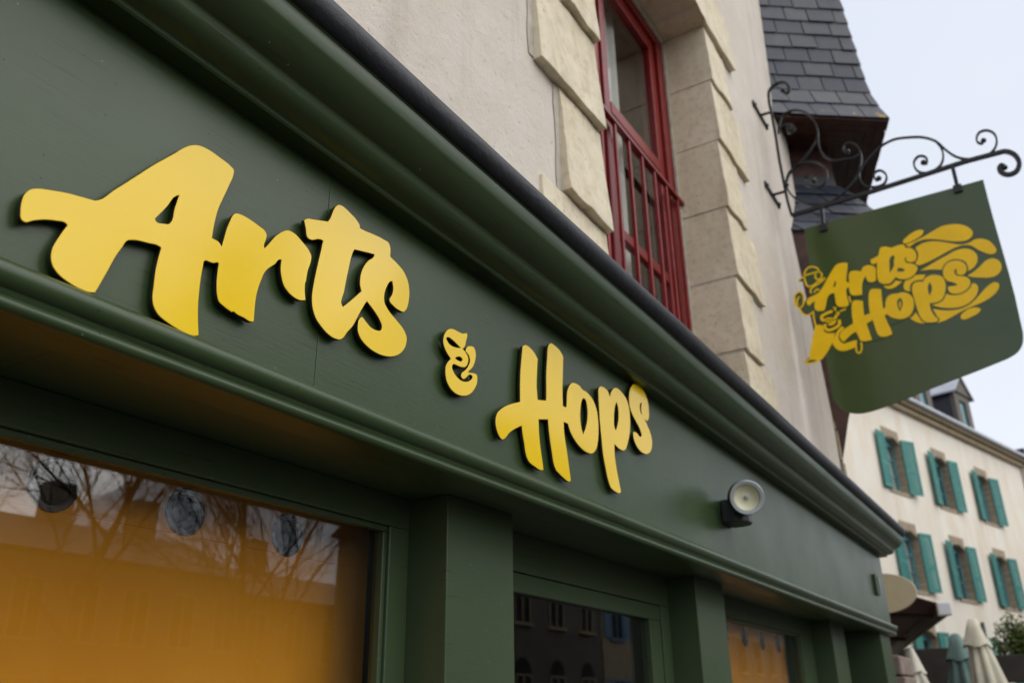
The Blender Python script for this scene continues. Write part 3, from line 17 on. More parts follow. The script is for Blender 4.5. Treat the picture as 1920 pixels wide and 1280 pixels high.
SPL=[[[(-.6812,4.7522),(-.6911,4.7644),(-.7068,4.7743),(-.7298,4.7893),(-.7546,4.8006),(-.78,4.8084),(-.805,4.8086),(-.8181,4.804),(-.8271,4.7962),(-.8269,4.7876),(-.8238,4.7785),(-.8116,4.7644),(-.795,4.7539),(-.7729,4.7447),(-.7494,4.7383),(-.727,4.7307),(-.7047,4.7283),(-.6934,4.7307),(-.6845,4.7361),(-.6816,4.7438)]],[[(-.6937,4.7182),(-.7239,4.7235),(-.7539,4.7294),(-.7861,4.7373),(-.8179,4.7466),(-.8504,4.7585),(-.8827,4.7708),(-.9143,4.7829),(-.9464,4.7913),(-.9756,4.7914),(-1.0049,4.7872),(-1.0333,4.7802),(-1.06,4.7691),(-1.0846,4.753),(-1.105,4.7324),(-1.118,4.7118),(-1.1241,4.6896),(-1.121,4.6723),(-1.1129,4.6568),(-1.0983,4.6451),(-1.0804,4.638),(-1.0579,4.6372),(-1.0349,4.6414),(-1.0071,4.6492),(-.9802,4.66),(-.9531,4.6729),(-.9263,4.6864),(-.8992,4.6996),(-.8715,4.7111),(-.8458,4.719),(-.8197,4.7237),(-.7917,4.7236),(-.7642,4.7187),(-.7404,4.7084),(-.7173,4.6959),(-.7055,4.707)]],[[(-.7518,4.6778),(-.7772,4.6899),(-.8031,4.6991),(-.8356,4.6996),(-.8682,4.6936),(-.8963,4.6844),(-.9237,4.6725),(-.9558,4.6555),(-.9876,4.6379),(-1.0139,4.624),(-1.0411,4.614),(-1.0641,4.6119),(-1.0872,4.6141),(-1.1057,4.6214),(-1.1243,4.6278),(-1.144,4.6274),(-1.1631,4.6228),(-1.1847,4.6118),(-1.2029,4.5959),(-1.2158,4.5759),(-1.2249,4.5533),(-1.2327,4.5321),(-1.234,4.5114),(-1.2287,4.4997),(-1.2203,4.4909),(-1.2071,4.4892),(-1.1927,4.4922),(-1.1747,4.5024),(-1.1585,4.5168),(-1.1392,4.536),(-1.1213,4.5567),(-1.1083,4.5745),(-1.0939,4.5904),(-1.0762,4.5997),(-1.0567,4.6055),(-1.0367,4.6077),(-1.0165,4.6071),(-.9921,4.603),(-.9679,4.5966),(-.9364,4.5866),(-.9052,4.5757),(-.8675,4.5629),(-.8295,4.5511),(-.8016,4.5433),(-.7734,4.5386),(-.7577,4.5374),(-.7436,4.5401),(-.7358,4.5492),(-.7292,4.5604),(-.7418,4.5742),(-.7525,4.5888),(-.7601,4.6125),(-.7615,4.6377),(-.7576,4.6578)]],[[(-.7474,4.4952),(-.7761,4.5048),(-.8048,4.5148),(-.8368,4.5271),(-.8688,4.5394),(-.9032,4.551),(-.9378,4.5622),(-.9657,4.573),(-.9941,4.5813),(-1.0203,4.5839),(-1.0461,4.5813),(-1.0683,4.573),(-1.0878,4.5598),(-1.1036,4.5399),(-1.1132,4.5163),(-1.1148,4.4952),(-1.1114,4.4741),(-1.1036,4.4547),(-1.0916,4.4375),(-1.0791,4.4263),(-1.0649,4.4171),(-1.0526,4.4116),(-1.04,4.4067),(-1.0435,4.4292),(-1.0444,4.4514),(-1.0407,4.47),(-1.0332,4.4868),(-1.0197,4.5001),(-1.0032,4.5101),(-.9816,4.5184),(-.9591,4.5211),(-.9378,4.5165),(-.9183,4.5066),(-.901,4.4861),(-.8864,4.462),(-.8632,4.4711),(-.8397,4.4792),(-.817,4.4847),(-.794,4.4889),(-.7707,4.4923)]],[[(-1.028,4.3749),(-1.05,4.3841),(-1.0715,4.394),(-1.0946,4.4078),(-1.1169,4.4231),(-1.1363,4.4397),(-1.1568,4.4535),(-1.1769,4.4593),(-1.197,4.4591),(-1.213,4.4516),(-1.2263,4.4398),(-1.2361,4.4215),(-1.2402,4.4007),(-1.2387,4.3805),(-1.232,4.3614),(-1.2173,4.3429),(-1.1979,4.3297),(-1.1759,4.3249),(-1.1527,4.3253),(-1.1289,4.3306),(-1.1053,4.3388),(-1.0842,4.3459),(-1.0635,4.3542),(-1.0456,4.3642)]],[[(-1.0382,4.3069),(-1.0468,4.3099),(-1.0549,4.3113),(-1.0658,4.3028),(-1.0728,4.2889),(-1.074,4.2722),(-1.0704,4.2549),(-1.0607,4.2329),(-1.0463,4.2133),(-1.025,4.1932),(-1.0,4.1776),(-.9765,4.1682),(-.9519,4.1628),(-.924,4.163),(-.896,4.1672),(-.8629,4.1755),(-.831,4.1877),(-.8019,4.2039),(-.7735,4.2217),(-.7977,4.222),(-.8208,4.2253),(-.8403,4.2358),(-.8575,4.2504),(-.869,4.2651),(-.8795,4.2809),(-.891,4.2711),(-.9031,4.2625),(-.9245,4.2557),(-.9472,4.254),(-.9736,4.2579),(-.9982,4.2679),(-1.0191,4.2858)]],[[(-.7766,4.1916),(-.8017,4.1792),(-.8272,4.1679),(-.8596,4.1575),(-.8928,4.1508),(-.9211,4.1484),(-.9494,4.1498),(-.9738,4.1555),(-.9974,4.1646),(-1.0206,4.1779),(-1.0424,4.1937),(-1.0664,4.2145),(-1.0899,4.2358),(-1.1122,4.2548),(-1.136,4.2712),(-1.154,4.2811),(-1.1721,4.2852),(-1.1862,4.2805),(-1.1967,4.2714),(-1.1976,4.2572),(-1.1932,4.2416),(-1.1822,4.2235),(-1.167,4.2078),(-1.1459,4.1919),(-1.1226,4.179),(-1.0962,4.1679),(-1.0688,4.1593),(-1.0399,4.153),(-1.0107,4.1474),(-.984,4.1411),(-.9575,4.134),(-.93,4.1243),(-.9027,4.1139),(-.8693,4.1008),(-.8353,4.09),(-.8075,4.0861),(-.7794,4.0835),(-.7896,4.0947),(-.7971,4.1066),(-.7947,4.1245),(-.7879,4.1434),(-.7822,4.1675)]],[[(-.9297,4.0933),(-.9393,4.1087),(-.9549,4.1209),(-.9752,4.1315),(-.9975,4.1372),(-1.0173,4.1387),(-1.0362,4.1352),(-1.0494,4.1277),(-1.0576,4.118),(-1.0516,4.1049),(-1.0386,4.0925),(-1.0188,4.0825),(-.9964,4.0762),(-.9758,4.069),(-.9553,4.0664),(-.9421,4.0692),(-.9319,4.0757),(-.9295,4.0841)]],[[(-.6674,4.1955),(-.6731,4.1763),(-.6793,4.1574),(-.6931,4.1273),(-.7083,4.0979),(-.6864,4.1057),(-.6657,4.1155),(-.6525,4.1266),(-.6405,4.1393),(-.6319,4.15),(-.6236,4.1611),(-.6354,4.1665),(-.6466,4.1728),(-.6574,4.1835)]],[[(-.626,4.3847),(-.6251,4.4054),(-.6322,4.4264),(-.645,4.4462),(-.6628,4.4613),(-.6839,4.4683),(-.7068,4.4706),(-.7428,4.4654),(-.7789,4.4557),(-.7667,4.4382),(-.7546,4.4208),(-.7328,4.4268),(-.7113,4.4294),(-.692,4.4243),(-.6754,4.4142),(-.6644,4.3884),(-.6592,4.3575),(-.6492,4.3623),(-.6399,4.3679),(-.6319,4.3757)]]]
FIG=[[[(.0084,4.2663),(-.0221,4.2605),(-.045,4.2493),(-.0451,4.228),(-.045,4.2053),(-.0572,4.1908),(-.0737,4.18),(-.0951,4.1749),(-.118,4.1729),(-.1079,4.1463),(-.0969,4.1201),(-.0772,4.0846),(-.0541,4.0511),(-.0277,4.021),(.0002,3.992),(.0228,3.9942),(.0448,3.9985),(.0678,4.0111),(.0898,4.0266),(.0748,4.0739),(.0595,4.121),(.0455,4.1615),(.0312,4.2019),(.0198,4.2341)]],[[(-.1757,4.213),(-.1816,4.2025),(-.1853,4.1925),(-.1703,4.1788),(-.1489,4.1653),(-.1395,4.1459),(-.1362,4.1251),(-.1461,4.0953),(-.1669,4.0762),(-.1831,4.0781),(-.1999,4.0848),(-.2203,4.105),(-.2364,4.1153),(-.2419,4.1067),(-.2458,4.0952),(-.2429,4.0636),(-.2322,4.031),(-.2079,4.0251),(-.1835,4.0212),(-.1611,4.0211),(-.1398,4.0256),(-.1212,4.0373),(-.1059,4.0534),(-.0953,4.0761),(-.0875,4.1008),(-.1006,4.1267),(-.1147,4.1519),(-.1295,4.1747),(-.1471,4.1947),(-.161,4.2043)]]]
FIGS=[[(.0287,4.6812),(.0254,4.6921),(.0221,4.7031),(.0173,4.713),(.0097,4.7225),(.0003,4.7309),(-.01,4.7363),(-.0209,4.738),(-.0327,4.7371),(-.0438,4.7342),(-.0552,4.7283),(-.0657,4.7197),(-.074,4.7098),(-.0792,4.698),(-.0822,4.6849),(-.0852,4.6717)],[(.0287,4.6812),(.0295,4.6643),(.0303,4.6474),(.0291,4.6309),(.0262,4.613),(.0214,4.5954),(.0122,4.5837),(.0022,4.5808),(-.0098,4.5805),(-.0214,4.5821),(-.0339,4.5873),(-.0458,4.5952),(-.0581,4.6024),(-.0774,4.6094),(-.0975,4.6147),(-.1176,4.6201)],[(.0774,4.6523),(.0581,4.6619),(.0388,4.6714),(.0189,4.6784),(.0009,4.6813),(-.0176,4.6823),(-.0361,4.682),(-.0555,4.6825),(-.0749,4.6817),(-.089,4.6744),(-.0929,4.6681),(-.0958,4.6604),(-.0971,4.6528),(-.0963,4.6442),(-.0934,4.6355),(-.0888,4.6283),(-.0823,4.6229),(-.0743,4.6188),(-.067,4.6176),(-.0585,4.6226),(-.0511,4.633),(-.0474,4.6439),(-.0483,4.652),(-.0514,4.6605),(-.0545,4.6689)],[(.0007,4.5232),(.002,4.5326),(.0032,4.542),(.0022,4.5503),(-.0039,4.5581),(-.0133,4.5645),(-.023,4.5701),(-.0379,4.5769),(-.0538,4.5819),(-.0693,4.5878),(-.0855,4.5966),(-.1013,4.6065),(-.117,4.6164)],[(-.0198,4.5252),(-.03,4.5336),(-.0403,4.542),(-.0493,4.5437),(-.0533,4.5401),(-.0569,4.5347),(-.0606,4.5292)],[(.0068,4.3812),(.0082,4.3616),(.0095,4.342),(.0101,4.3223),(.0094,4.3035),(.008,4.2846),(.0065,4.2658)],[(.099,4.4279),(.0968,4.4155),(.0945,4.4032),(.0906,4.3917),(.0822,4.3776),(.0711,4.3649),(.0585,4.3571),(.0434,4.3573),(.0267,4.3629),(.01,4.3686)],[(.0835,4.5612),(.076,4.5544),(.0685,4.5476),(.0626,4.5401),(.0582,4.5257),(.0578,4.5094),(.0591,4.4933),(.061,4.4756),(.0649,4.4581),(.073,4.4438),(.0809,4.4364),(.0902,4.4302),(.099,4.4279),(.1081,4.4326),(.1164,4.4424),(.1227,4.4531),(.1262,4.4665),(.1266,4.4812),(.1256,4.4959),(.1242,4.514),(.1209,4.5319),(.113,4.5462),(.1044,4.5522),(.094,4.5567),(.0835,4.5612)],[(.0931,4.5177),(.0874,4.5152),(.0818,4.5127),(.0772,4.5096),(.0712,4.4947),(.0729,4.4755),(.0807,4.461),(.0885,4.4563),(.0981,4.4529),(.1057,4.4524),(.1112,4.4624),(.1105,4.481),(.1061,4.4983),(.1014,4.506),(.0953,4.5133),(.0893,4.5205)],[(.1273,3.9954),(.1145,4.0018),(.1017,4.0081),(.0886,4.0119),(.0714,4.012),(.0537,4.0082),(.0379,4.0005),(.0333,3.9973),(.0288,3.9938),(.0263,3.9908),(.0307,3.9868),(.0421,3.9843),(.0536,3.9826),(.0667,3.9811),(.0799,3.9811),(.0929,3.9827),(.1045,3.9861),(.1159,3.9907),(.1273,3.9954)],[(-.2514,4.0832),(-.2474,4.0652),(-.2434,4.0471),(-.2413,4.0289),(-.2399,4.0146),(-.2395,4.0003),(-.2443,3.9895),(-.2483,3.9866),(-.2531,3.9841),(-.2575,3.9829),(-.2661,3.988),(-.2726,4.0004),(-.2775,4.0134),(-.2803,4.0279),(-.2804,4.0432),(-.2805,4.0586)],[(-.1779,4.3295),(-.1922,4.3319),(-.2066,4.3342),(-.2209,4.3366)],[(-.1441,4.3419),(-.1474,4.3492),(-.1506,4.3565),(-.1506,4.3624),(-.1469,4.3656),(-.1412,4.3678),(-.1355,4.3701)],[(-.2584,4.4301),(-.2578,4.4176),(-.2573,4.405),(-.2588,4.3929),(-.2608,4.3873),(-.2633,4.3818),(-.2658,4.3763)]]
FIGA=[[(-.1279,4.3424),(-.1109,4.34),(-.0939,4.3376),(-.0774,4.3333),(-.065,4.3293),(-.0528,4.3243),(-.0454,4.3171),(-.0444,4.3076),(-.0465,4.2965),(-.0509,4.2883),(-.0615,4.2858),(-.0761,4.2884),(-.0904,4.2893),(-.1029,4.286),(-.1152,4.2811),(-.1275,4.2762)],[(-.0624,4.2559),(-.0598,4.245),(-.0571,4.2341),(-.0576,4.2241),(-.0622,4.216),(-.0694,4.2086),(-.0773,4.2032),(-.0916,4.2005),(-.1079,4.203),(-.1234,4.2079),(-.1378,4.2134),(-.1515,4.2211),(-.1606,4.2314),(-.1625,4.2413),(-.1618,4.2527),(-.1612,4.264)],[(-.1343,4.2782),(-.1397,4.2867),(-.1451,4.2953),(-.1511,4.3033),(-.1575,4.3088),(-.1642,4.3142),(-.1663,4.3177),(-.1628,4.3186),(-.1565,4.3184),(-.1502,4.3182)],[(-.0688,4.2764),(-.0818,4.2754),(-.0948,4.2744),(-.1073,4.2718),(-.1172,4.2687),(-.1269,4.2649),(-.1315,4.2606),(-.1279,4.2546),(-.119,4.248),(-.1095,4.2441),(-.1015,4.2447),(-.093,4.2475),(-.0845,4.2504)]]
BACK=[[[(.0287,4.6812),(.023,4.6969),(.0173,4.713),(.0052,4.7269),(-.01,4.7363),(-.0268,4.7378),(-.0438,4.7342),(-.0607,4.7242),(-.074,4.7098),(-.0804,4.6913),(-.0852,4.6717),(-.1026,4.6454),(-.1176,4.6201),(-.0969,4.5611),(-.0562,4.5001),(-.0451,4.3747),(-.007,4.3031),(.0029,4.3049),(.0122,4.308),(.0187,4.3414),(.0231,4.3704),(.0399,4.3639),(.0585,4.3571),(.0766,4.3687),(.0911,4.3881),(.0986,4.4085),(.1056,4.4296),(.1162,4.4435),(.1254,4.4577),(.1275,4.4764),(.1256,4.4959),(.1218,4.5279),(.1087,4.5527),(.0947,4.559),(.0802,4.5603),(.0665,4.5488),(.0571,4.5309),(.0542,4.5086),(.0569,4.4851),(.0647,4.4589),(.0697,4.4429),(.0618,4.4585),(.0471,4.4825),(.0282,4.4925),(.0104,4.503),(.0003,4.5267),(-.0003,4.5534),(.005,4.5686),(.0122,4.5837),(.0188,4.6093),(.0291,4.6309),(.0502,4.64),(.075,4.6454),(.0761,4.652),(.0766,4.6583),(.0558,4.6707)]],[[(.0898,4.0266),(.0578,4.0446),(.0307,4.0491),(.0182,4.0247),(.019,3.9963),(.0341,3.9855),(.0541,3.9791),(.0738,3.9767),(.0935,3.9786),(.1162,3.9858),(.1305,3.9961),(.1165,4.0114)]]]
POST=[(.0497,5.2148),(.0543,5.2596),(.0589,5.3044),(.0627,5.3493),(.0657,5.4058),(.0675,5.4623),(.0692,5.5189),(.0718,5.591),(.0743,5.6631),(.076,5.7352),(.0762,5.8229),(.0752,5.9107),(.075,5.9985),(.076,6.0641),(.0774,6.1297),(.0788,6.1954),(.0815,6.2522),(.0842,6.3089),(.0816,6.3653),(.0799,6.3852),(.0775,6.405),(.0716,6.423),(.0619,6.4377),(.0493,6.4509),(.035,6.4613),(.0187,6.4687),(.0007,6.4732),(-.017,6.4738),(-.0316,6.4712),(-.0461,6.4658),(-.0586,6.4582),(-.0693,6.447),(-.0779,6.4333),(-.0843,6.4187),(-.0898,6.4014),(-.0927,6.3832),(-.0896,6.3671),(-.0839,6.3581),(-.0762,6.3498),(-.0681,6.3458),(-.0593,6.3482),(-.05,6.3548),(-.0432,6.363),(-.0408,6.3702),(-.0399,6.3783),(-.0389,6.3864)]
BAR=[(.0497,5.2148),(-.1438,5.2175),(-.3372,5.2201),(-.5307,5.2227),(-.6498,5.2269),(-.7689,5.2311),(-.8881,5.2352),(-.9884,5.2394),(-1.0887,5.2435),(-1.189,5.2477),(-1.2556,5.2458),(-1.3222,5.2439),(-1.3887,5.2411),(-1.4045,5.2411),(-1.4203,5.241),(-1.4351,5.2382),(-1.4499,5.2307),(-1.4636,5.2199),(-1.4752,5.2076),(-1.4867,5.1898),(-1.4949,5.1694),(-1.4995,5.1484),(-1.5007,5.1322),(-1.4999,5.1157),(-1.4964,5.1001),(-1.4893,5.0832),(-1.479,5.0674),(-1.4659,5.0561),(-1.4526,5.0509),(-1.4375,5.0486),(-1.4232,5.0498),(-1.4112,5.0546),(-1.3999,5.0623),(-1.3907,5.0716),(-1.3823,5.0847),(-1.3765,5.0999),(-1.3763,5.1141),(-1.3811,5.1244),(-1.3885,5.1342),(-1.3954,5.1381),(-1.4002,5.1334),(-1.4046,5.1239),(-1.409,5.1144)]
SCR=[[(-1.3302,5.3725),(-1.3256,5.3636),(-1.3211,5.3546),(-1.3159,5.3498),(-1.3081,5.3527),(-1.2995,5.3611),(-1.2931,5.3705),(-1.29,5.3836),(-1.2911,5.3985),(-1.2949,5.4125),(-1.3012,5.4262),(-1.3103,5.4388),(-1.3213,5.4473),(-1.3348,5.4504),(-1.3502,5.4494),(-1.3643,5.4455),(-1.3784,5.4365),(-1.3906,5.4235),(-1.3999,5.409),(-1.4069,5.3898),(-1.4096,5.3685),(-1.409,5.3475),(-1.4056,5.328),(-1.3991,5.3087),(-1.3898,5.2914),(-1.3769,5.2758),(-1.3611,5.2623),(-1.3437,5.2521),(-1.325,5.2462),(-1.3048,5.2436),(-1.2846,5.2431),(-1.2595,5.2451),(-1.2345,5.2505),(-1.2106,5.2587),(-1.1858,5.2709),(-1.1625,5.2865),(-1.1414,5.3044),(-1.121,5.3285),(-1.1037,5.3558),(-1.0874,5.3837),(-1.0707,5.4173),(-1.0553,5.4517),(-1.0359,5.483),(-1.0149,5.5059),(-.9911,5.5265),(-.9656,5.5444),(-.935,5.5603),(-.9022,5.5728),(-.8689,5.5832),(-.8352,5.5931),(-.801,5.601),(-.7668,5.6036),(-.7405,5.6008),(-.7142,5.5949),(-.689,5.5866),(-.6546,5.5691),(-.6225,5.5463),(-.5915,5.5221),(-.565,5.5013),(-.5392,5.4794),(-.5152,5.4559),(-.4909,5.4247),(-.469,5.3914),(-.4448,5.3602),(-.4172,5.3327),(-.3873,5.3072),(-.3556,5.2846),(-.325,5.2657),(-.2929,5.2491),(-.2595,5.2378),(-.2297,5.2332),(-.1991,5.2324),(-.1692,5.2353),(-.1354,5.244),(-.1025,5.2577),(-.0724,5.2753),(-.0462,5.2963),(-.0224,5.321),(-.0016,5.3477),(.0173,5.3766),(.0332,5.4076),(.0444,5.4399),(.0502,5.4684),(.0527,5.4977),(.0503,5.5261),(.0431,5.5519),(.0317,5.5768),(.0166,5.5985),(-.0041,5.6173),(-.0288,5.6325),(-.0549,5.6428),(-.0817,5.6473),(-.1099,5.6471),(-.1372,5.6428),(-.1643,5.6341),(-.1903,5.6211),(-.2128,5.6043),(-.2328,5.5811),(-.2486,5.5535),(-.2581,5.5246),(-.2611,5.4976),(-.2592,5.4696),(-.2516,5.4442),(-.2394,5.4232),(-.2229,5.4041),(-.2041,5.3928),(-.1828,5.3923),(-.1594,5.3992),(-.1379,5.4096),(-.1199,5.4214),(-.1036,5.4363),(-.0923,5.4536),(-.0873,5.4681),(-.0848,5.4837),(-.087,5.4973),(-.0952,5.5077),(-.1073,5.5164),(-.1194,5.5203),(-.1333,5.5162),(-.147,5.5057),(-.1559,5.4929),(-.1572,5.4824),(-.1558,5.4707),(-.1544,5.4589)],[(-1.0364,5.4855),(-1.0448,5.4641),(-1.0532,5.4427),(-1.0595,5.4209),(-1.0634,5.3946),(-1.0644,5.3677),(-1.0614,5.3416),(-1.0563,5.3218),(-1.0489,5.3024),(-1.0386,5.2854),(-1.0253,5.2715),(-1.0093,5.2598),(-.9921,5.2511),(-.9721,5.2454),(-.9509,5.2433),(-.9306,5.2455),(-.9138,5.2512),(-.8978,5.2602),(-.8846,5.2716),(-.8741,5.2874),(-.867,5.3061),(-.8636,5.3252),(-.8635,5.3422),(-.8662,5.3595),(-.8726,5.3744),(-.8824,5.3861),(-.895,5.396),(-.9082,5.4005),(-.9197,5.3985),(-.9316,5.3928),(-.9413,5.3851),(-.9487,5.3747),(-.9537,5.3621),(-.955,5.3496),(-.9519,5.3372),(-.9458,5.3248),(-.9394,5.3202),(-.9355,5.324),(-.9314,5.3309),(-.9274,5.3379)],[(-.4372,5.6231),(-.4285,5.6265),(-.4198,5.63),(-.4133,5.6351),(-.41,5.643),(-.409,5.6525),(-.4096,5.6617),(-.4134,5.6738),(-.4203,5.6853),(-.4292,5.6932),(-.4402,5.6961),(-.4531,5.6956),(-.4651,5.693),(-.4801,5.6852),(-.4934,5.673),(-.5043,5.6594),(-.5148,5.6381),(-.5206,5.6139),(-.5239,5.5894),(-.5249,5.5627),(-.5228,5.5357),(-.5184,5.5091),(-.5092,5.481),(-.4971,5.4534),(-.4882,5.4253),(-.4843,5.3986),(-.483,5.3714),(-.4861,5.3452),(-.4932,5.3216),(-.504,5.2988),(-.5187,5.28),(-.5362,5.2671),(-.5569,5.2576),(-.5784,5.252),(-.5988,5.2498),(-.6198,5.2507),(-.6377,5.257),(-.6501,5.2683),(-.6601,5.2834),(-.6661,5.2995),(-.6673,5.3158),(-.6646,5.3331),(-.6587,5.3486),(-.6504,5.3619),(-.6394,5.3738),(-.6269,5.3805),(-.6154,5.3809),(-.6031,5.3782),(-.5934,5.3728),(-.5873,5.3627),(-.5843,5.3494),(-.584,5.3362),(-.5862,5.3219),(-.5908,5.3077),(-.5975,5.302),(-.6021,5.3047),(-.6073,5.3099),(-.6125,5.3151)],[(-.0495,5.9894),(-.0427,6.0032),(-.0358,6.017),(-.0298,6.0226),(-.0249,6.0159),(-.0207,6.0027),(-.0193,5.9899),(-.0237,5.9737),(-.0331,5.9581),(-.0441,5.9503),(-.0557,5.9536),(-.0685,5.9628),(-.0775,5.9736),(-.0806,5.9915),(-.0763,6.0124),(-.0672,6.0295),(-.053,6.0407),(-.0342,6.0482),(-.0154,6.0508),(.0036,6.0478),(.0225,6.0397),(.0367,6.0275),(.0427,6.0137),(.0462,5.9977),(.0482,5.9876),(.0473,5.9992),(.0404,6.0351),(.031,6.07),(.0192,6.1023),(.004,6.1334),(-.0174,6.1548),(-.04,6.1622),(-.0663,6.1639),(-.0916,6.161),(-.1155,6.153),(-.1384,6.1402),(-.1591,6.1249),(-.1828,6.1003),(-.2024,6.0712),(-.2186,6.0405),(-.2335,6.0037),(-.2437,5.9649),(-.2489,5.9255),(-.2498,5.8972),(-.2481,5.8686),(-.2423,5.8415),(-.2287,5.8133),(-.2099,5.7871),(-.1896,5.7619),(-.1681,5.7362),(-.145,5.7117),(-.1204,5.6889),(-.0949,5.6696),(-.0681,5.6519),(-.0417,5.6335),(-.0205,5.6184),(.0005,5.6029),(.0184,5.585),(.0332,5.5587),(.0436,5.529),(.054,5.4993)],[(-.2423,5.8415),(-.2401,5.8083),(-.238,5.7752),(-.2392,5.7425),(-.2441,5.7097),(-.2523,5.6773),(-.2653,5.6475),(-.2814,5.623),(-.3012,5.6006),(-.3239,5.5831),(-.3509,5.573),(-.3809,5.5681),(-.411,5.5638),(-.4328,5.5583),(-.4547,5.5531),(-.476,5.5528),(-.4922,5.5583),(-.508,5.567),(-.5238,5.5756)]]
HANG=[[(-1.1022,5.2293),(-1.1016,5.1683),(-1.1011,5.1072),(-1.1006,5.0462)],[(-.178,5.2189),(-.1741,5.156),(-.1703,5.093),(-.1664,5.0301)]]
STUB=[[(.0759,6.217),(.1105,6.2189),(.1451,6.2207),(.1796,6.2226)],[(.0735,5.4433),(.1053,5.4438),(.1371,5.4443),(.169,5.4448)]]
CAM=Vector((0,-1.15,1.65))
scn=bpy.context.scene
COL=scn.collection
R=math.radians
# ------------------------------------------------------------------ materials
class NT:
    def __init__(s,name):
        s.m=bpy.data.materials.new(name); s.m.use_nodes=True; s.t=s.m.node_tree; s.t.nodes.clear()
        s.out=s.n('ShaderNodeOutputMaterial'); s.p=s.n('ShaderNodeBsdfPrincipled'); s.l(s.p.outputs[0],s.out.inputs[0])
        s.tc=s.n('ShaderNodeTexCoord')
    def n(s,t,**k):
        x=s.t.nodes.new(t)
        for a,b in k.items(): setattr(x,a,b)
        return x
    def l(s,a,b): s.t.links.new(a,b)
    def map(s,scale=(1,1,1),rot=(0,0,0),loc=(0,0,0)):
        m=s.n('ShaderNodeMapping'); m.inputs['Scale'].default_value=scale; m.inputs['Rotation'].default_value=rot; m.inputs['Location'].default_value=loc
        s.l(s.tc.outputs['Object'],m.inputs[0]); return m.outputs[0]
    def noise(s,sc,det=4,rough=.55,vec=None):
        x=s.n('ShaderNodeTexNoise'); x.inputs['Scale'].default_value=sc; x.inputs['Detail'].default_value=det; x.inputs['Roughness'].default_value=rough
        s.l(vec if vec is not None else s.tc.outputs['Object'],x.inputs['Vector']); return x.outputs['Fac']
    def vor(s,sc,vec=None,out='Distance'):
        x=s.n('ShaderNodeTexVoronoi'); x.inputs['Scale'].default_value=sc
        s.l(vec if vec is not None else s.tc.outputs['Object'],x.inputs['Vector']); return x.outputs[out]
    def ramp(s,f,pts):
        r=s.n('ShaderNodeValToRGB'); e=r.color_ramp.elements
        while len(e)<len(pts): e.new(.5)
        for i,(p,c) in enumerate(pts):
            e[i].position=p; e[i].color=(c,c,c,1) if not isinstance(c,tuple) else tuple(c)+(1,)
        s.l(f,r.inputs[0]); return r.outputs[0]
    def mix(s,f,a,b,mode='MIX'):
        x=s.n('ShaderNodeMix',data_type='RGBA',blend_type=mode)
        for v,i in ((f,0),(a,6),(b,7)):
            if isinstance(v,(int,float)): x.inputs[i].default_value=v
            elif isinstance(v,tuple): x.inputs[i].default_value=tuple(v)+(1,)
            else: s.l(v,x.inputs[i])
        return x.outputs[2]
    def math(s,op,a,b=0):
        x=s.n('ShaderNodeMath',operation=op)
        for v,i in ((a,0),(b,1)):
            if isinstance(v,(int,float)): x.inputs[i].default_value=v
            else: s.l(v,x.inputs[i])
        return x.outputs[0]
    def col(s,c):
        if isinstance(c,tuple): s.p.inputs['Base Color'].default_value=tuple(c)+(1,)
        else: s.l(c,s.p.inputs['Base Color'])
    def set(s,rough=None,metal=None,spec=None):
        for k,v in (('Roughness',rough),('Metallic',metal),('Specular IOR Level',spec)):
            if v is None: continue
            if isinstance(v,(int,float)): s.p.inputs[k].default_value=v
            else: s.l(v,s.p.inputs[k])
    def bump(s,h,st=.3,dist=.01,prev=None):
        b=s.n('ShaderNodeBump'); b.inputs['Strength'].default_value=st; b.inputs['Distance'].default_value=dist
        s.l(h,b.inputs['Height'])
        if prev: s.l(prev,b.inputs['Normal'])
        s.l(b.outputs[0],s.p.inputs['Normal']); return b.outputs[0]
M={}
def simple(name,c,rough=.5,metal=0,var=.12,sc=6,bump=.0,spec=.5,bsc=60):
    t=NT(name); n=t.noise(sc,5)
    a=tuple(x*(1-var) for x in c); b=tuple(min(1,x*(1+var)) for x in c)
    t.col(t.mix(t.ramp(n,[(.3,0.),(.7,1.)]),a,b)); t.set(rough,metal,spec)
    if bump: t.bump(t.noise(bsc,4),bump,.005)
    M[name]=t.m; return t
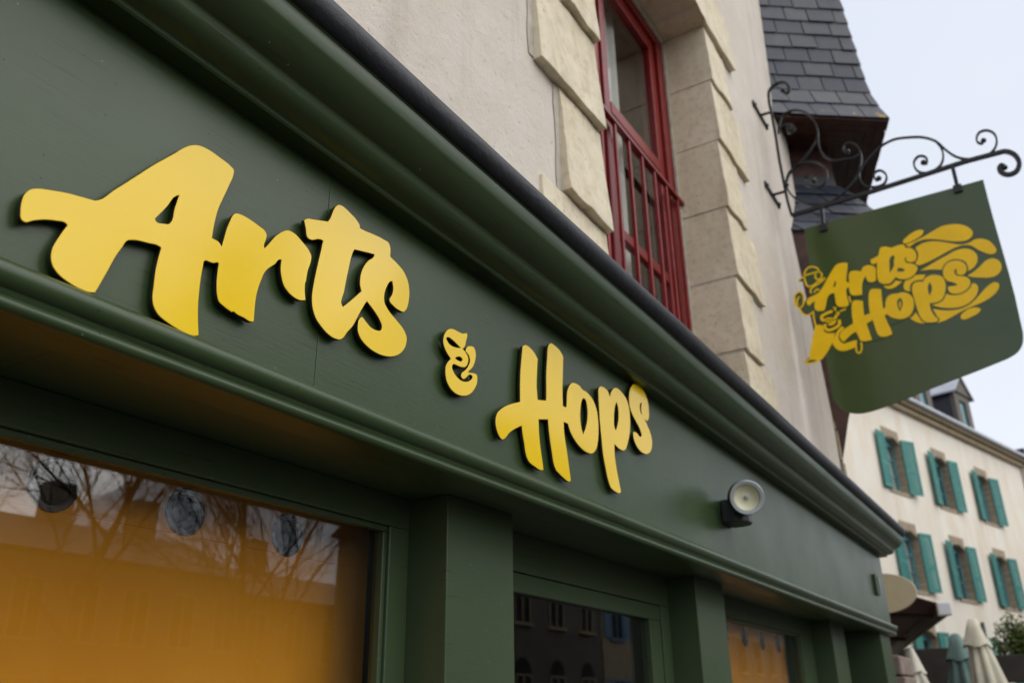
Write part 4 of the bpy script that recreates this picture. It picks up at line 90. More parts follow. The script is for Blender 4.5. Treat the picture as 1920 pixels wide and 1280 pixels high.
# green paint of the shopfront: brush strokes along X, tiny pits, dust flecks
def green(name,base,rough,stroke=1.0):
    t=NT(name)
    big=t.noise(1.7,5); st=t.noise(1,4,.6,t.map((6,20,170)))
    grain=t.noise(1,3,.6,t.map((10,60,240)))
    c=t.mix(t.ramp(big,[(.3,0.),(.72,1.)]),tuple(x*.9 for x in base),tuple(x*1.12 for x in base))
    patch=t.ramp(t.noise(3.1,3),[(.50,0.),(.60,1.)])
    scr=t.math('MULTIPLY',t.ramp(st,[(.575,0.),(.615,1.)]),patch)
    c=t.mix(t.math('MULTIPLY',scr,.6),c,tuple(x*.4 for x in base))
    flat=t.map((1,1,1),(R(90),0,0))
    def dots(sc,r,gate,loc):
        v=t.n('ShaderNodeTexVoronoi',voronoi_dimensions='2D'); v.inputs['Scale'].default_value=sc
        mp=t.n('ShaderNodeVectorMath',operation='ADD'); t.l(flat,mp.inputs[0]); mp.inputs[1].default_value=loc; t.l(mp.outputs[0],v.inputs['Vector'])
        g=t.ramp(v.outputs['Color'],[(gate,0.),(gate+.01,1.)])
        return t.math('MULTIPLY',t.ramp(v.outputs['Distance'],[(r*sc*.7,1.),(r*sc,0.)]),g)
    dk=dots(12,.0022,.42,(0,0,0)); lt=dots(13,.0015,.72,(3.3,1.7,0))
    c=t.mix(t.math('MULTIPLY',dk,.9),c,(.008,.009,.007)); c=t.mix(t.math('MULTIPLY',lt,.5),c,(.35,.38,.33))
    t.col(c); t.set(t.math('ADD',t.math('MULTIPLY',t.noise(3,4),.14),rough-.07),0,.42)
    b=t.bump(grain,.20*stroke,.0012); b=t.bump(t.noise(2.2,3),.25,.006,b); b=t.bump(t.noise(26,4),.22,.0015,b); b=t.bump(dk,-.4,.001,b)
    t.bump(scr,-.4,.0008,b)
    M[name]=t.m
green('green_paint',(.034,.058,.020),.35)
green('green_joinery',(.046,.072,.031),.42)
t=NT('yellow_face'); n=t.noise(7,4); t.col(t.mix(n,(.84,.56,.011),(.90,.61,.015))); t.set(.12,0,.42); t.bump(t.noise(9,2),.02,.002); M['yellow_face']=t.m
simple('dark_edge',(.016,.014,.010),.45,0,.3,30)
simple('yellow_vinyl',(.93,.58,.004),.24,0,.05,8,spec=.35)
simple('board_green',(.050,.080,.025),.13,0,.1,3)
t=simple('lead',(.012,.013,.016),.48,.3,.5,9,.4,.5,45)
simple('iron',(.010,.011,.013),.3,.2,.3,40,.25,.5,120)
# lime render
t=NT('render_wall'); big=t.noise(1.1,6,.6); fine=t.noise(55,6,.7); mid=t.noise(9,5,.6)
c=t.mix(t.ramp(big,[(.3,0.),(.7,1.)]),(.60,.53,.45),(.70,.635,.56)); c=t.mix(t.math('MULTIPLY',t.ramp(mid,[(.45,0.),(.75,1.)]),.5),c,(.70,.66,.61))
stk=t.noise(1,5,.6,t.map((7,7,.7))); c=t.mix(t.math('MULTIPLY',t.ramp(stk,[(.55,0.),(.75,1.)]),.4),c,(.36,.31,.26))
pit=t.math('MULTIPLY',t.ramp(t.vor(42),[(.05,1.),(.14,0.)]),t.ramp(t.noise(13,4),[(.52,0.),(.62,1.)])); c=t.mix(t.math('MULTIPLY',pit,.6),c,(.22,.18,.14))
spk=t.ramp(t.noise(38,3,.6),[(.66,0.),(.70,1.)]); c=t.mix(t.math('MULTIPLY',spk,.45),c,(.25,.21,.17)); t.col(c); t.set(.92,0,.2); b=t.bump(fine,.7,.005); b=t.bump(mid,.5,.012,b); t.bump(pit,-.5,.004,b); M['render_wall']=t.m
def stone(name,a,bc,dark,sc=3):
    t=NT(name); big=t.noise(sc,6,.6); mid=t.noise(22,6,.65)
    c=t.mix(t.ramp(big,[(.32,0.),(.68,1.)]),a,bc); c=t.mix(t.math('MULTIPLY',t.ramp(mid,[(.5,0.),(.72,1.)]),.45),c,dark)
    blot=t.math('MULTIPLY',t.ramp(t.noise(1.3*sc,7,.7),[(.50,0.),(.66,1.)]),.5); c=t.mix(blot,c,tuple(x*.75+.04 for x in a))
    pit=t.math('MULTIPLY',t.ramp(t.vor(17),[(.06,1.),(.13,0.)]),t.ramp(t.noise(5,3),[(.5,0.),(.6,1.)])); c=t.mix(t.math('MULTIPLY',pit,.7),c,tuple(x*.3 for x in dark))
    st=t.noise(1,5,.6,t.map((6,6,1.2))); c=t.mix(t.math('MULTIPLY',t.ramp(st,[(.52,0.),(.72,1.)]),.35),c,dark)
    t.col(c); t.set(.9,0,.2); b=t.bump(mid,.4,.006); b=t.bump(t.noise(90,4),.3,.002,b); t.bump(pit,-.7,.006,b); M[name]=t.m
stone('ashlar',(.66,.575,.415),(.77,.69,.53),(.37,.29,.18))
stone('ashlar_dark',(.36,.29,.19),(.45,.37,.25),(.20,.15,.10))
stone('rubble',(.30,.24,.17),(.42,.34,.24),(.16,.11,.08),7)
stone('pink_granite',(.20,.15,.13),(.33,.27,.22),(.12,.09,.08),9)
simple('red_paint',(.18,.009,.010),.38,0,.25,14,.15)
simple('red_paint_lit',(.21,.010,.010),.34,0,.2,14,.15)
t=NT('slate'); ge=t.n('ShaderNodeNewGeometry'); c=t.mix(ge.outputs['Random Per Island'],(.022,.026,.040),(.050,.056,.078)); c=t.mix(t.math('MULTIPLY',t.ramp(t.noise(9,5),[(.45,0.),(.7,1.)]),.4),c,(.07,.07,.075))
sx=t.n('ShaderNodeSeparateXYZ'); t.l(t.tc.outputs['Object'],sx.inputs[0]); low=t.math('LESS_THAN',sx.outputs['Z'],6.68); hi=t.math('GREATER_THAN',sx.outputs['Z'],6.5)
li=t.math('MULTIPLY',t.math('MULTIPLY',low,hi),t.ramp(t.noise(6,4),[(.56,0.),(.60,1.)])); c=t.mix(li,c,(.30,.17,.02)); t.col(c); t.set(t.math('ADD',t.math('MULTIPLY',ge.outputs['Random Per Island'],.2),.40),0,.35); t.bump(t.noise(50,4),.35,.005); M['slate']=t.m
simple('slate_dark',(.030,.033,.042),.5,0,.3,5,.3)
simple('soffit_wood',(.060,.022,.013),.6,0,.5,8,.3,.4,30)
simple('teal_paint',(.030,.205,.185),.55,0,.2,4,.1)
t=NT('teal_paint'); oi=t.n('ShaderNodeObjectInfo'); t.col(t.mix(t.math('ADD',t.math('MULTIPLY',oi.outputs['Random'],.6),t.math('MULTIPLY',t.noise(4,4),.5)),(.028,.18,.165),(.055,.26,.225))); t.set(.6,0,.4); M['teal_paint']=t.m
simple('teal_window',(.10,.28,.32),.5,0,.15,4)
simple('blue_paint',(.06,.15,.27),.5,0,.2,4)
simple('zinc',(.42,.44,.48),.4,.3,.15,3)
simple('terracotta',(.42,.15,.07),.85,0,.3,8,.3)
simple('cream_sign',(.58,.50,.33),.4,0,.06,5)
simple('awning_red',(.055,.005,.007),.75,0,.2,6)
simple('awning_brown',(.050,.032,.022),.6,0,.25,10)
simple('awning_dark',(.012,.006,.006),.8,0,.2,6)
simple('white_plastic',(.72,.72,.74),.35,0,.04,5)
simple('canvas_cream',(.66,.62,.48),.85,0,.12,5,.15,.3,200)
simple('canvas_white',(.70,.66,.55),.85,0,.10,5,.15,.3,200)
simple('canvas_teal',(.15,.23,.215),.85,0,.15,5,.15,.3,200)
simple('brown_panel',(.035,.027,.022),.7,0,.25,6)
simple('lamp_grey',(.035,.036,.040),.4,.2,.2,12)
simple('lamp_ring',(.42,.44,.44),.35,.3,.1,12)
simple('chrome',(.55,.55,.56),.16,1,.05,9)
simple('gunmetal',(.16,.17,.19),.22,1,.1,9)
simple('interior_dark',(.010,.009,.008),.9,0,.3,2)
simple('twig',(.045,.033,.024),.9,0,.3,6)
simple('far_tiles',(.07,.065,.07),.7,0,.3,6)
simple('paving',(.085,.082,.075),.85,0,.3,1.4,.3,.3,25)
simple('asphalt',(.055,.055,.056),.9,0,.25,2,.4,.3,60)
simple('grey_facade',(.13,.115,.095),.9,0,.2,1.2,.2)
simple('white_facade',(.15,.135,.11),.9,0,.15,1.2,.2)
simple('joint_mortar',(.46,.42,.35),.95,0,.2,20)
# reflector of lamp: yellowish phosphor
t=NT('lamp_yellow'); t.col(t.mix(t.noise(12,3),(.74,.70,.46),(.86,.82,.60))); t.set(.35,0,.5); M['lamp_yellow']=t.m
# far cream render with stains
t=NT('cream_render'); big=t.noise(.55,6,.6); st=t.noise(1,5,.65,t.map((1.7,1.7,.35)))
c=t.mix(t.ramp(big,[(.3,0.),(.7,1.)]),(.74,.67,.56),(.82,.78,.69)); c=t.mix(t.math('MULTIPLY',t.ramp(st,[(.45,0.),(.7,1.)]),.6),c,(.66,.54,.40))
t.col(c); t.set(.92,0,.2); t.bump(t.noise(20,5),.3,.01); M['cream_render']=t.m
# orange cloth
t=NT('orange_cloth'); w=t.noise(1,4,.6,t.map((260,40,30))); w2=t.noise(1,4,.6,t.map((30,40,260)))
c=t.mix(t.ramp(t.noise(2.5,4),[(.3,0.),(.7,1.)]),(.84,.32,.018),(.92,.38,.028)); c=t.mix(t.math('MULTIPLY',w,.3),c,(.70,.26,.03))
t.col(c); t.set(.85,0,.2); b=t.bump(w2,.2,.001); t.bump(t.noise(4,3),.5,.02,b); M['orange_cloth']=t.m
t=NT('net_cloth'); fold_shade=t.noise(1,3,.5,t.map((14,1,.4))); t.col(t.mix(fold_shade,(.55,.55,.52),(.85,.86,.83))); t.set(.9); M['net_cloth']=t.m  # fold shading put into the cloth colour as vertical streaks
# glass: thin pane, clear transmission + fresnel reflection of both surfaces
def glass(name,tint,strength=2.0,base=.0,wav=.004):
    t=NT(name); t.t.nodes.remove(t.p)
    tr=t.n('ShaderNodeBsdfTransparent'); tr.inputs[0].default_value=tint+(1,)
    g=t.n('ShaderNodeBsdfGlossy'); g.inputs['Roughness'].default_value=.0
    ge=t.n('ShaderNodeNewGeometry'); dp=t.n('ShaderNodeVectorMath',operation='DOT_PRODUCT'); t.l(ge.outputs['Incoming'],dp.inputs[0]); t.l(ge.outputs['Normal'],dp.inputs[1])
    fr=t.math('ADD',t.math('MULTIPLY',t.math('POWER',t.math('SUBTRACT',1.,t.math('ABSOLUTE',dp.outputs['Value'])),5.),.957),.043)   # Schlick, same from both sides
    bp=t.n('ShaderNodeBump'); bp.inputs['Strength'].default_value=.25; bp.inputs['Distance'].default_value=wav
    t.l(t.noise(1.3,2),bp.inputs['Height']); t.l(bp.outputs[0],g.inputs['Normal'])
    f=t.math('MINIMUM',t.math('ADD',t.math('MULTIPLY',fr,strength),base),1.)
    mx=t.n('ShaderNodeMixShader'); t.l(f,mx.inputs[0]); t.l(tr.outputs[0],mx.inputs[1]); t.l(g.outputs[0],mx.inputs[2]); t.l(mx.outputs[0],t.out.inputs[0]); M[name]=t.m
glass('shop_glass',(.97,.98,.97),1.35,0,.0015)
glass('old_glass',(.96,.97,.96),1.0,.0,.004)
# leaves
t=NT('leaf'); t.col(t.mix(t.noise(3,3),(.030,.065,.012),(.16,.20,.04))); t.set(.5,0,.4); M['leaf']=t.m
# ------------------------------------------------------------------ object helpers
def link(o): COL.objects.link(o); return o
def tag(o,label=None,cat=None,group=None,kind=None):
    if label: o['label']=label
    if cat: o['category']=cat
    if group: o['group']=group
    if kind: o['kind']=kind
    return o
def empty(name,loc,label,cat,group=None):
    o=link(bpy.data.objects.new(name,None)); o.location=loc; o.empty_display_size=.2
    return tag(o,label,cat,group)
def parent(o,p):
    if p is not None:
        o.parent=p
        o.matrix_parent_inverse=Matrix.Identity(4) if p.parent is not None else Matrix.Translation(p.location).inverted()   # meshes are authored in world metres
    return o
def copy_tree(o,dv,par=None,label=None):
    c=o.copy(); COL.objects.link(c)
    if par is None: c.location=o.location+Vector(dv)
    else: c.parent=par
    if label: c['label']=label
    for ch in list(o.children): copy_tree(ch,dv,c)
    return c
class MB:
    def __init__(s): s.v=[]; s.f=[]; s.mi=[]
    def add(s,vs,fs,mi=0):
        b=len(s.v); s.v+= [tuple(v) for v in vs]; s.f+=[tuple(i+b for i in f) for f in fs]; s.mi+=[mi]*len(fs); return s
    def box(s,x0,x1,y0,y1,z0,z1,mi=0,mat=None):
        vs=[(x,y,z) for z in (z0,z1) for y in (y0,y1) for x in (x0,x1)]
        if mat: vs=[mat@Vector(v) for v in vs]
        return s.add(vs,[(0,2,3,1),(4,5,7,6),(0,1,5,4),(2,6,7,3),(0,4,6,2),(1,3,7,5)],mi)
    def tube(s,pts,r,n=8,mi=0,caps=True,flat=None):
        # flat=(width dir Vector, half_w, half_t): rectangular section
        pts=[Vector(p) for p in pts]; rings=[]
        for i,p in enumerate(pts):
            d=(pts[min(i+1,len(pts)-1)]-pts[max(i-1,0)]).normalized()
            rr=r[i] if isinstance(r,(list,tuple)) else r
            if flat:
                w=flat[0]; u=d.cross(w).normalized(); hw,ht=flat[1],flat[2]
                rings.append([p+w*hw+u*ht,p-w*hw+u*ht,p-w*hw-u*ht,p+w*hw-u*ht])
            else:
                if i==0: a=Vector((0,0,1)) if abs(d.z)<.9 else Vector((1,0,0)); u=d.cross(a).normalized()
                else: u=(u-d*u.dot(d)).normalized()
                v=d.cross(u); rings.append([p+u*math.cos(k*math.tau/n)*rr+v*math.sin(k*math.tau/n)*rr for k in range(n)])
        m=len(rings[0]); vs=[q for rg in rings for q in rg]; fs=[]
        for i in range(len(rings)-1):
            for k in range(m): fs.append((i*m+k,i*m+(k+1)%m,(i+1)*m+(k+1)%m,(i+1)*m+k))
        if caps: fs+= [tuple(range(m))[::-1],tuple(range((len(rings)-1)*m,len(rings)*m))]
        return s.add(vs,fs,mi)
    def sweep(s,prof,x0,x1,mi=0,closed=True,xs=None):
        # extrude (y,z) profile along X
        n=len(prof); xs=xs or [x0,x1]; vs=[(x,y,z) for x in xs for y,z in prof]; fs=[]
        for j in range(len(xs)-1):
            for k in range(n if closed else n-1): fs.append((j*n+k,j*n+(k+1)%n,(j+1)*n+(k+1)%n,(j+1)*n+k))
        if closed: fs+=[tuple(range(n)),tuple(range((len(xs)-1)*n,len(xs)*n))[::-1]]
        return s.add(vs,fs,mi)
    def prism(s,poly,z0,z1,mi=0):
        n=len(poly); vs=[(x,y,z) for z in (z0,z1) for x,y in poly]
        return s.add(vs,[tuple(range(n))[::-1],tuple(range(n,2*n))]+[(k,(k+1)%n,n+(k+1)%n,n+k) for k in range(n)],mi)
    def lathe(s,prof,mat,n=32,mi=0,mis=None):
        vs=[];fs=[];mm=[]
        for r,z in prof:
            for k in range(n): vs.append(mat@Vector((r*math.cos(k*math.tau/n),r*math.sin(k*math.tau/n),z)))
        b=len(s.v); s.v+=[tuple(v) for v in vs]
        for i in range(len(prof)-1):
            for k in range(n):
                s.f.append((b+i*n+k,b+i*n+(k+1)%n,b+(i+1)*n+(k+1)%n,b+(i+1)*n+k)); s.mi.append(mis[i] if mis else mi)
        return s
    def build(s,name,mats,par=None,bevel=0,smooth=False,seg=2,flat_angle=None,jit=0):
        me=bpy.data.meshes.new(name)
        v=s.v
        if jit: v=[tuple(Vector(q)+noise.noise_vector(Vector(q)*7.3)*jit) for q in v]
        me.from_pydata(v,[],s.f); me.update()
        bm=bmesh.new(); bm.from_mesh(me); bmesh.ops.recalc_face_normals(bm,faces=bm.faces); bm.to_mesh(me); bm.free()
        mats=mats if isinstance(mats,(list,tuple)) else [mats]
        for m in mats: me.materials.append(M[m])
        me.polygons.foreach_set('material_index',s.mi)
        if smooth: me.polygons.foreach_set('use_smooth',[True]*len(me.polygons))
        o=link(bpy.data.objects.new(name,me)); parent(o,par)
        if bevel:
            b=o.modifiers.new('bevel','BEVEL'); b.width=bevel; b.segments=seg; b.limit_method='ANGLE'; b.angle_limit=R(35); b.harden_normals=False
        if smooth and flat_angle is not None:
            me.set_sharp_from_angle(angle=R(flat_angle))
        return o
def curve_mesh(name,outs,thick,bevel,off=None):
    cu=bpy.data.curves.new(name,'CURVE'); cu.dimensions='2D'; cu.fill_mode='BOTH'; cu.extrude=max(thick/2-bevel,1e-5); cu.bevel_depth=bevel; cu.bevel_resolution=1; cu.offset=-bevel if off is None else off
    for pts in outs:
        sp=cu.splines.new('POLY'); sp.points.add(len(pts)-1); sp.use_cyclic_u=True
        for i,(a,b) in enumerate(pts): sp.points[i].co=(a,b,0,1)
    o=bpy.data.objects.new(name,cu); COL.objects.link(o); bpy.context.view_layer.update()
    dg=bpy.context.evaluated_depsgraph_get(); me=bpy.data.meshes.new_from_object(o.evaluated_get(dg)); bpy.data.objects.remove(o); bpy.data.curves.remove(cu)
    me.name=name; return me
def plate(name,outs,mat,thick,mats,par,bevel=.0008,front=1):
    """cut-out plate: outline(s) in the local xy plane of mat, centred on its thickness"""
    me=curve_mesh(name,outs,thick,bevel); me.materials.clear()
    for m in mats: me.materials.append(M[m])
    if len(mats)>1:
        for p in me.polygons: p.material_index=0 if p.normal.z*front>.25 else 1
    else:
        for p in me.polygons: p.material_index=0
    me.transform(mat); me.update()
    if mat.determinant()<0: me.flip_normals()
    return parent(link(bpy.data.objects.new(name,me)),par)
def stroke(pts,w):
    P=[Vector(p) for p in pts]; L=[];Rr=[]
    for i,p in enumerate(P):
        d=(P[min(i+1,len(P)-1)]-P[max(i-1,0)]); d=d.normalized() if d.length>0 else Vector((1,0)); n=Vector((-d.y,d.x))*w/2
        L.append(tuple(p+n)); Rr.append(tuple(p-n))
    return L+Rr[::-1]
# frames for plates: facade (local x->X, local y->Z, normal -> -Y)
def facade(y): return Matrix(((1,0,0,0),(0,0,-1,y),(0,1,0,0),(0,0,0,1)))
# sign plane: local x->Y reversed so normal faces -X
XS=6.15
def signm(x): return Matrix(((0,0,-1,x),(-1,0,0,0),(0,1,0,0),(0,0,0,1)))   # local (a,b) -> (X, Y=-a, Z=b), normal -X
def neg(o): return [(-a,b) for a,b in o]
# ------------------------------------------------------------------ ground
g=MB(); g.add([(-300,-300,0),(700,-300,0),(700,500,0),(-300,500,0)],[(0,1,2,3)]); tag(g.build('ground','paving'),'grey stone paved town square in front of the shops','ground',kind='structure')
g=MB(); g.box(-40,90,-10.5,-5,.0,.006); tag(g.build('road','asphalt'),'dark asphalt lane crossing the paved square','road',kind='structure')
# ------------------------------------------------------------------ upper house
XE=7.13; YW=.18; OL,OR_=2.905,4.785; OB,OT=2.98,6.105
house=empty('rendered_house',(3.5,.4,0),'lime rendered stone house rising above the green shopfront','house')
w=MB()
w.box(-6,OL,YW,YW+.5,2.3,10); w.box(OR_,XE,YW,YW+.5,2.3,10); w.box(OL,OR_,YW,YW+.5,OT+.003,10); w.box(OL,OR_,YW,YW+.5,2.3,OB)
w.build('wall','render_wall',house)
w=MB(); w.box(-6,XE,8,8.3,0,10); w.box(XE-.3,XE-.003,YW+.5,8,0,10); w.box(-6,-5.7,YW+.5,8,0,10); w.build('back_wall','render_wall',house)
w=MB(); w.add([(-6.1,-.1,9.95),(7.2,-.1,9.95),(7.2,4.2,13.5),(-6.1,4.2,13.5)],[(0,1,2,3)]); w.add([(-6.1,8.5,9.95),(7.2,8.5,9.95),(7.2,4.2,13.5),(-6.1,4.2,13.5)],[(3,2,1,0)]); w.build('roof','slate_dark',house)
w=MB(); w.box(-5.6,6.8,.70,.9,5,5.001); w.box(OL-.9,OL-.8,.70,3,2.6,6.6); w.box(OR_+.8,OR_+.9,.70,3,2.6,6.6); w.box(OL-.9,OR_+.9,3,3.1,2.6,6.6); w.box(OL-.9,OR_+.9,.7,3,6.55,6.6); w.box(OL-.9,OR_+.9,.7,3,2.6,2.65); w.build('room','interior_dark',house)
# quoin blocks: proud at the bottom, wedge towards the top
def quoin(x0,x1,z0,z1,yb,yt,y1,mat='ashlar',jit=.004,name='quoin_block',chip=.05):
    m=MB(); nx=max(2,int((x1-x0)/.06)); nz=7; vs=[];fs=[]
    for j in range(nz+1):
        for i in range(nx+1):
            u=i/nx; v=j/nz; x=x0+(x1-x0)*u; z=z0+(z1-z0)*v
            e=noise.noise(Vector((x*5,z*9,x0)))*.010*(1 if v in(0,1) else .5)+noise.noise(Vector((x*23,z*23,x0)))*.003
            z_=z+(noise.noise(Vector((x*9,z0*3,1.7)))*.014+max(0,noise.noise(Vector((x*14,z0*5,4.7)))-.15)*chip if j==0 else 0)
            vs.append((x,yb+(yt-yb)*v+e,z_))
    F=len(vs)
    vs+=[(x,y1,z) for (x,y,z) in vs[:F]]
    W=nx+1
    for j in range(nz):
        for i in range(nx):
            a=j*W+i; fs.append((a,a+1,a+W+1,a+W)); fs.append((F+a,F+a+W,F+a+W+1,F+a+1))
    for i in range(nx): fs.append((i,F+i,F+i+1,i+1)); a=nz*W+i; fs.append((a,a+1,F+a+1,F+a))
    for j in range(nz): a=j*W; fs.append((a,a+W,F+a+W,F+a)); a=j*W+nx; fs.append((a,F+a,F+a+W,a+W))
    m.add(vs,fs); return m.build(name,mat,house,bevel=.0035,seg=2)
left=[(2.40,3.05,3.50),(2.57,3.505,4.01),(2.375,4.015,4.505),(2.62,4.51,5.00),(2.40,5.005,5.50),(2.60,5.505,6.00),(2.38,6.005,6.5)]
for i,(x0,z0,z1) in enumerate(left): quoin(x0*.99,OL+.006+.003*(i%2),z0,z1-.004,YW-.046,YW-.012,YW+.30)
right=[(5.36,3.10,3.625),(5.115,3.63,4.115),(5.36,4.12,4.615),(5.155,4.62,5.125),(5.375,5.13,5.625),(5.19,5.63,6.095)]
for i,(x1,z0,z1) in enumerate(right): quoin(OR_-.006-.003*(i%2),x1,z0,z1-.004,YW-.031,YW-.011,YW+.30,'ashlar')
for (x0,x1) in ((2.56,3.75),(3.755,4.52),(4.525,5.40)): quoin(x0,x1,6.10,6.62,YW-.045,YW-.02,YW+.30,'ashlar',name='lintel_stone')
w=MB(); w.box(2.85,4.88,YW+.02,YW+.29,2.9,3.1); w.build('sill_stone','ashlar',house,bevel=.01)
w=MB(); w.box(OR_-.003,OR_+.08,YW-.006,YW+.29,3.05,6.1); w.build('mortar','joint_mortar',house)
w=MB(); w.box(OL-.08,OL+.003,YW-.006,YW+.29,3.05,6.5); w.build('mortar','joint_mortar',house)
# pale plaster margin next to the quoins
for x0,x1,z0,z1 in ((2.31,2.349,4.02,4.50),(2.503,2.542,3.51,4.01),(2.553,2.592,4.515,4.995),(2.335,2.374,5.01,5.5)):
    w=MB(); n=9; vs=[]; 
    for k in range(n+1):
        z=z0+(z1-z0)*k/n; vs+=[(x0+noise.noise(Vector((z*9,x0,0)))*.012,YW-.004,z),(x1+.01,YW-.006,z)]
    w.add(vs,[(2*k,2*k+1,2*k+3,2*k+2) for k in range(n)]); w.build('mortar_margin','joint_mortar',house)
# red window
YFm=.484
w=MB(); w.box(OR_-.034,OR_-.0105,YFm-.022,YFm-.001,3.1,6.07); w.box(2.915,OR_-.0345,YFm-.022,YFm-.001,6.055,6.092); w.build('plaster_fillet','joint_mortar',house,bevel=.004,jit=.004)
win=MB(); a,b=OL+.012,OR_-.012
win.box(a,a+.11,YFm,YFm+.09,OB,OT-.01); win.box(b-.11,b,YFm,YFm+.09,OB,OT-.01); win.box(a+.11,b-.11,YFm,YFm+.09,OT-.10,OT-.01); win.box(a+.11,b-.11,YFm,YFm+.09,OB,OB+.08)
win=win.build('window','red_paint_lit',house,bevel=.006)
def casement(x0,x1):
    m=MB(); y0,y1=YFm+.022,YFm+.075; z0,z1=OB+.085,OT-.105; s=.085
    m.box(x0,x0+s,y0,y1,z0,z1); m.box(x1-s,x1,y0,y1,z0,z1); m.box(x0+s,x1-s,y0,y1,z1-.10,z1); m.box(x0+s,x1-s,y0,y1,z0,z0+.12)
    m.box(x0+s,x1-s,y0-.006,y1,4.87,4.955); m.box(x0+s,x1-s,y0+.008,y1,4.07,4.135)
    c=m.build('casement','red_paint_lit',win,bevel=.005)
    for za,zb in ((z0+.12,4.07),(4.135,4.87),(4.955,z1-.10)):
        p=MB(); p.box(x0+s,x1-s,YFm+.048,YFm+.052,za,zb); p.build('pane','old_glass',win)
casement(a+.125,3.742); casement(3.752,b-.125)
m=MB(); m.box(3.722,3.772,YFm+.004,YFm+.020,OB+.09,OT-.11); m.build('meeting_rail','red_paint',win,bevel=.006)
# drip strip between upper and lower lights, dark rubber gap
m=MB(); m.tube([(x,YFm+.012+.0,4.99) for x in (3.84,4.57)],.008); 
# guard rail
gr=MB(); Yg=.455; zr=4.725
gr.box(OL+.004,OR_-.012,Yg-.017,Yg+.017,zr-.013,zr+.013)
gr.box(OL+.004,OR_-.012,Yg-.012,Yg+.012,3.12,3.14)
for k in range(-1,9):
    x=4.49-.186*k; gr.box(x-.010,x+.010,Yg-.010,Yg+.010,3.14,zr-.013)
gr.build('guard_rail','red_paint_lit',house,bevel=.003)
# net curtains behind the glass
def wavy(x0,x1,y,z0,z1,amp,wl,name,mat,par=None):
    n=int((x1-x0)/wl*10); m=MB(); vs=[]
    for i in range(n+1):
        x=x0+(x1-x0)*i/n; yy=y+amp*math.sin(i/n*(x1-x0)/wl*math.tau)+.3*amp*math.sin(x*31); vs+=[(x,yy,z0),(x,yy*1.0,z1)]
    m.add(vs,[(2*i,2*i+2,2*i+3,2*i+1) for i in range(n)]); return m.build(name,mat,par,smooth=True)
tag(wavy(3.82,4.30,.64,3.05,6.0,.018,.11,'net_curtain','net_cloth'),'pale net curtain hanging behind the right casement of the red window','curtain',group='net curtains behind the red window')
tag(wavy(3.08,3.66,.64,3.05,6.0,.018,.11,'net_curtain','net_cloth'),'pale net curtain behind the left casement of the red window, mostly hidden by stone','curtain',group='net curtains behind the red window')
# ------------------------------------------------------------------ shopfront
shop=empty('shopfront',(3.5,0,0),'dark green painted wooden shopfront with moulded cornice and pilasters','shopfront')
XL=-4; XF=7.075; XC=7.28
m=MB(); m.box(XL,1.1415,0,.05,2.195,2.80); m.build('fascia_board','green_paint',shop,bevel=.0012)
m=MB(); m.box(1.1425,XF,0,.05,2.195,2.80); m.build('fascia_board','green_paint',shop,bevel=.0012)
m=MB(); m.box(XF-.03,XF-.001,.051,.30,2.195,2.80); m.build('fascia_return','green_paint',shop,bevel=.002)
# lower moulding (torus + bead)
def arc(cy,cz,r,a0,a1,n): return [(cy+r*math.cos(R(a0+(a1-a0)*k/n)),cz+r*math.sin(R(a0+(a1-a0)*k/n))) for k in range(n+1)]
prof=[(.002,2.236),(-.006,2.236)]+arc(-.012,2.211,.022,100,250,10)+[(-.018,2.186),(-.016,2.182)]+arc(-.010,2.172,.011,130,270,6)+[(.002,2.160),(.06,2.160),(.06,2.19),(.002,2.19)]
xs=[XL+i*.4 for i in range(int((XF+.03-XL)/.4)+1)]+[XF+.035]
m=MB(); m.sweep([(y-.0005,z) for y,z in prof],0,0,xs=xs); m.build('lower_moulding','green_paint',shop,smooth=True,flat_angle=40)
m=MB(); m.box(XL,XF-.031,.0605,.36,2.1755,2.1935); m.build('soffit','green_joinery',shop)
# cornice
def cornice_prof():
    p=[(.0,2.720),(-.044,2.7205),(-.048,2.724),(-.048,2.7325),(-.051,2.7345)]
    p+=[(-.064,2.737),(-.078,2.743),(-.088,2.752),(-.094,2.763),(-.096,2.775),(-.099,2.780)]
    p+=[(-.110,2.784),(-.122,2.791),(-.134,2.801),(-.145,2.814),(-.153,2.829),(-.157,2.836),(-.158,2.872),(-.162,2.875)]
    return p
cp=cornice_prof(); xs=[XL+i*.4 for i in range(int((7.1-XL)/.4)+1)]
def endx(y): return 7.085+(-y)*1.0   # mitred return follows the projection
m=MB(); n=len(cp); rows=[[(x,y-.0005,z) for y,z in cp] for x in xs]+[[(endx(y),y-.0005,z) for y,z in cp]]+[[(endx(y),.17,z) for y,z in cp]]
vs=[q for r in rows for q in r]; fs=[(j*n+k,j*n+k+1,(j+1)*n+k+1,(j+1)*n+k) for j in range(len(rows)-1) for k in range(n-1)]
m.add(vs,fs); m.build('cornice','green_paint',shop,smooth=True,flat_angle=32)
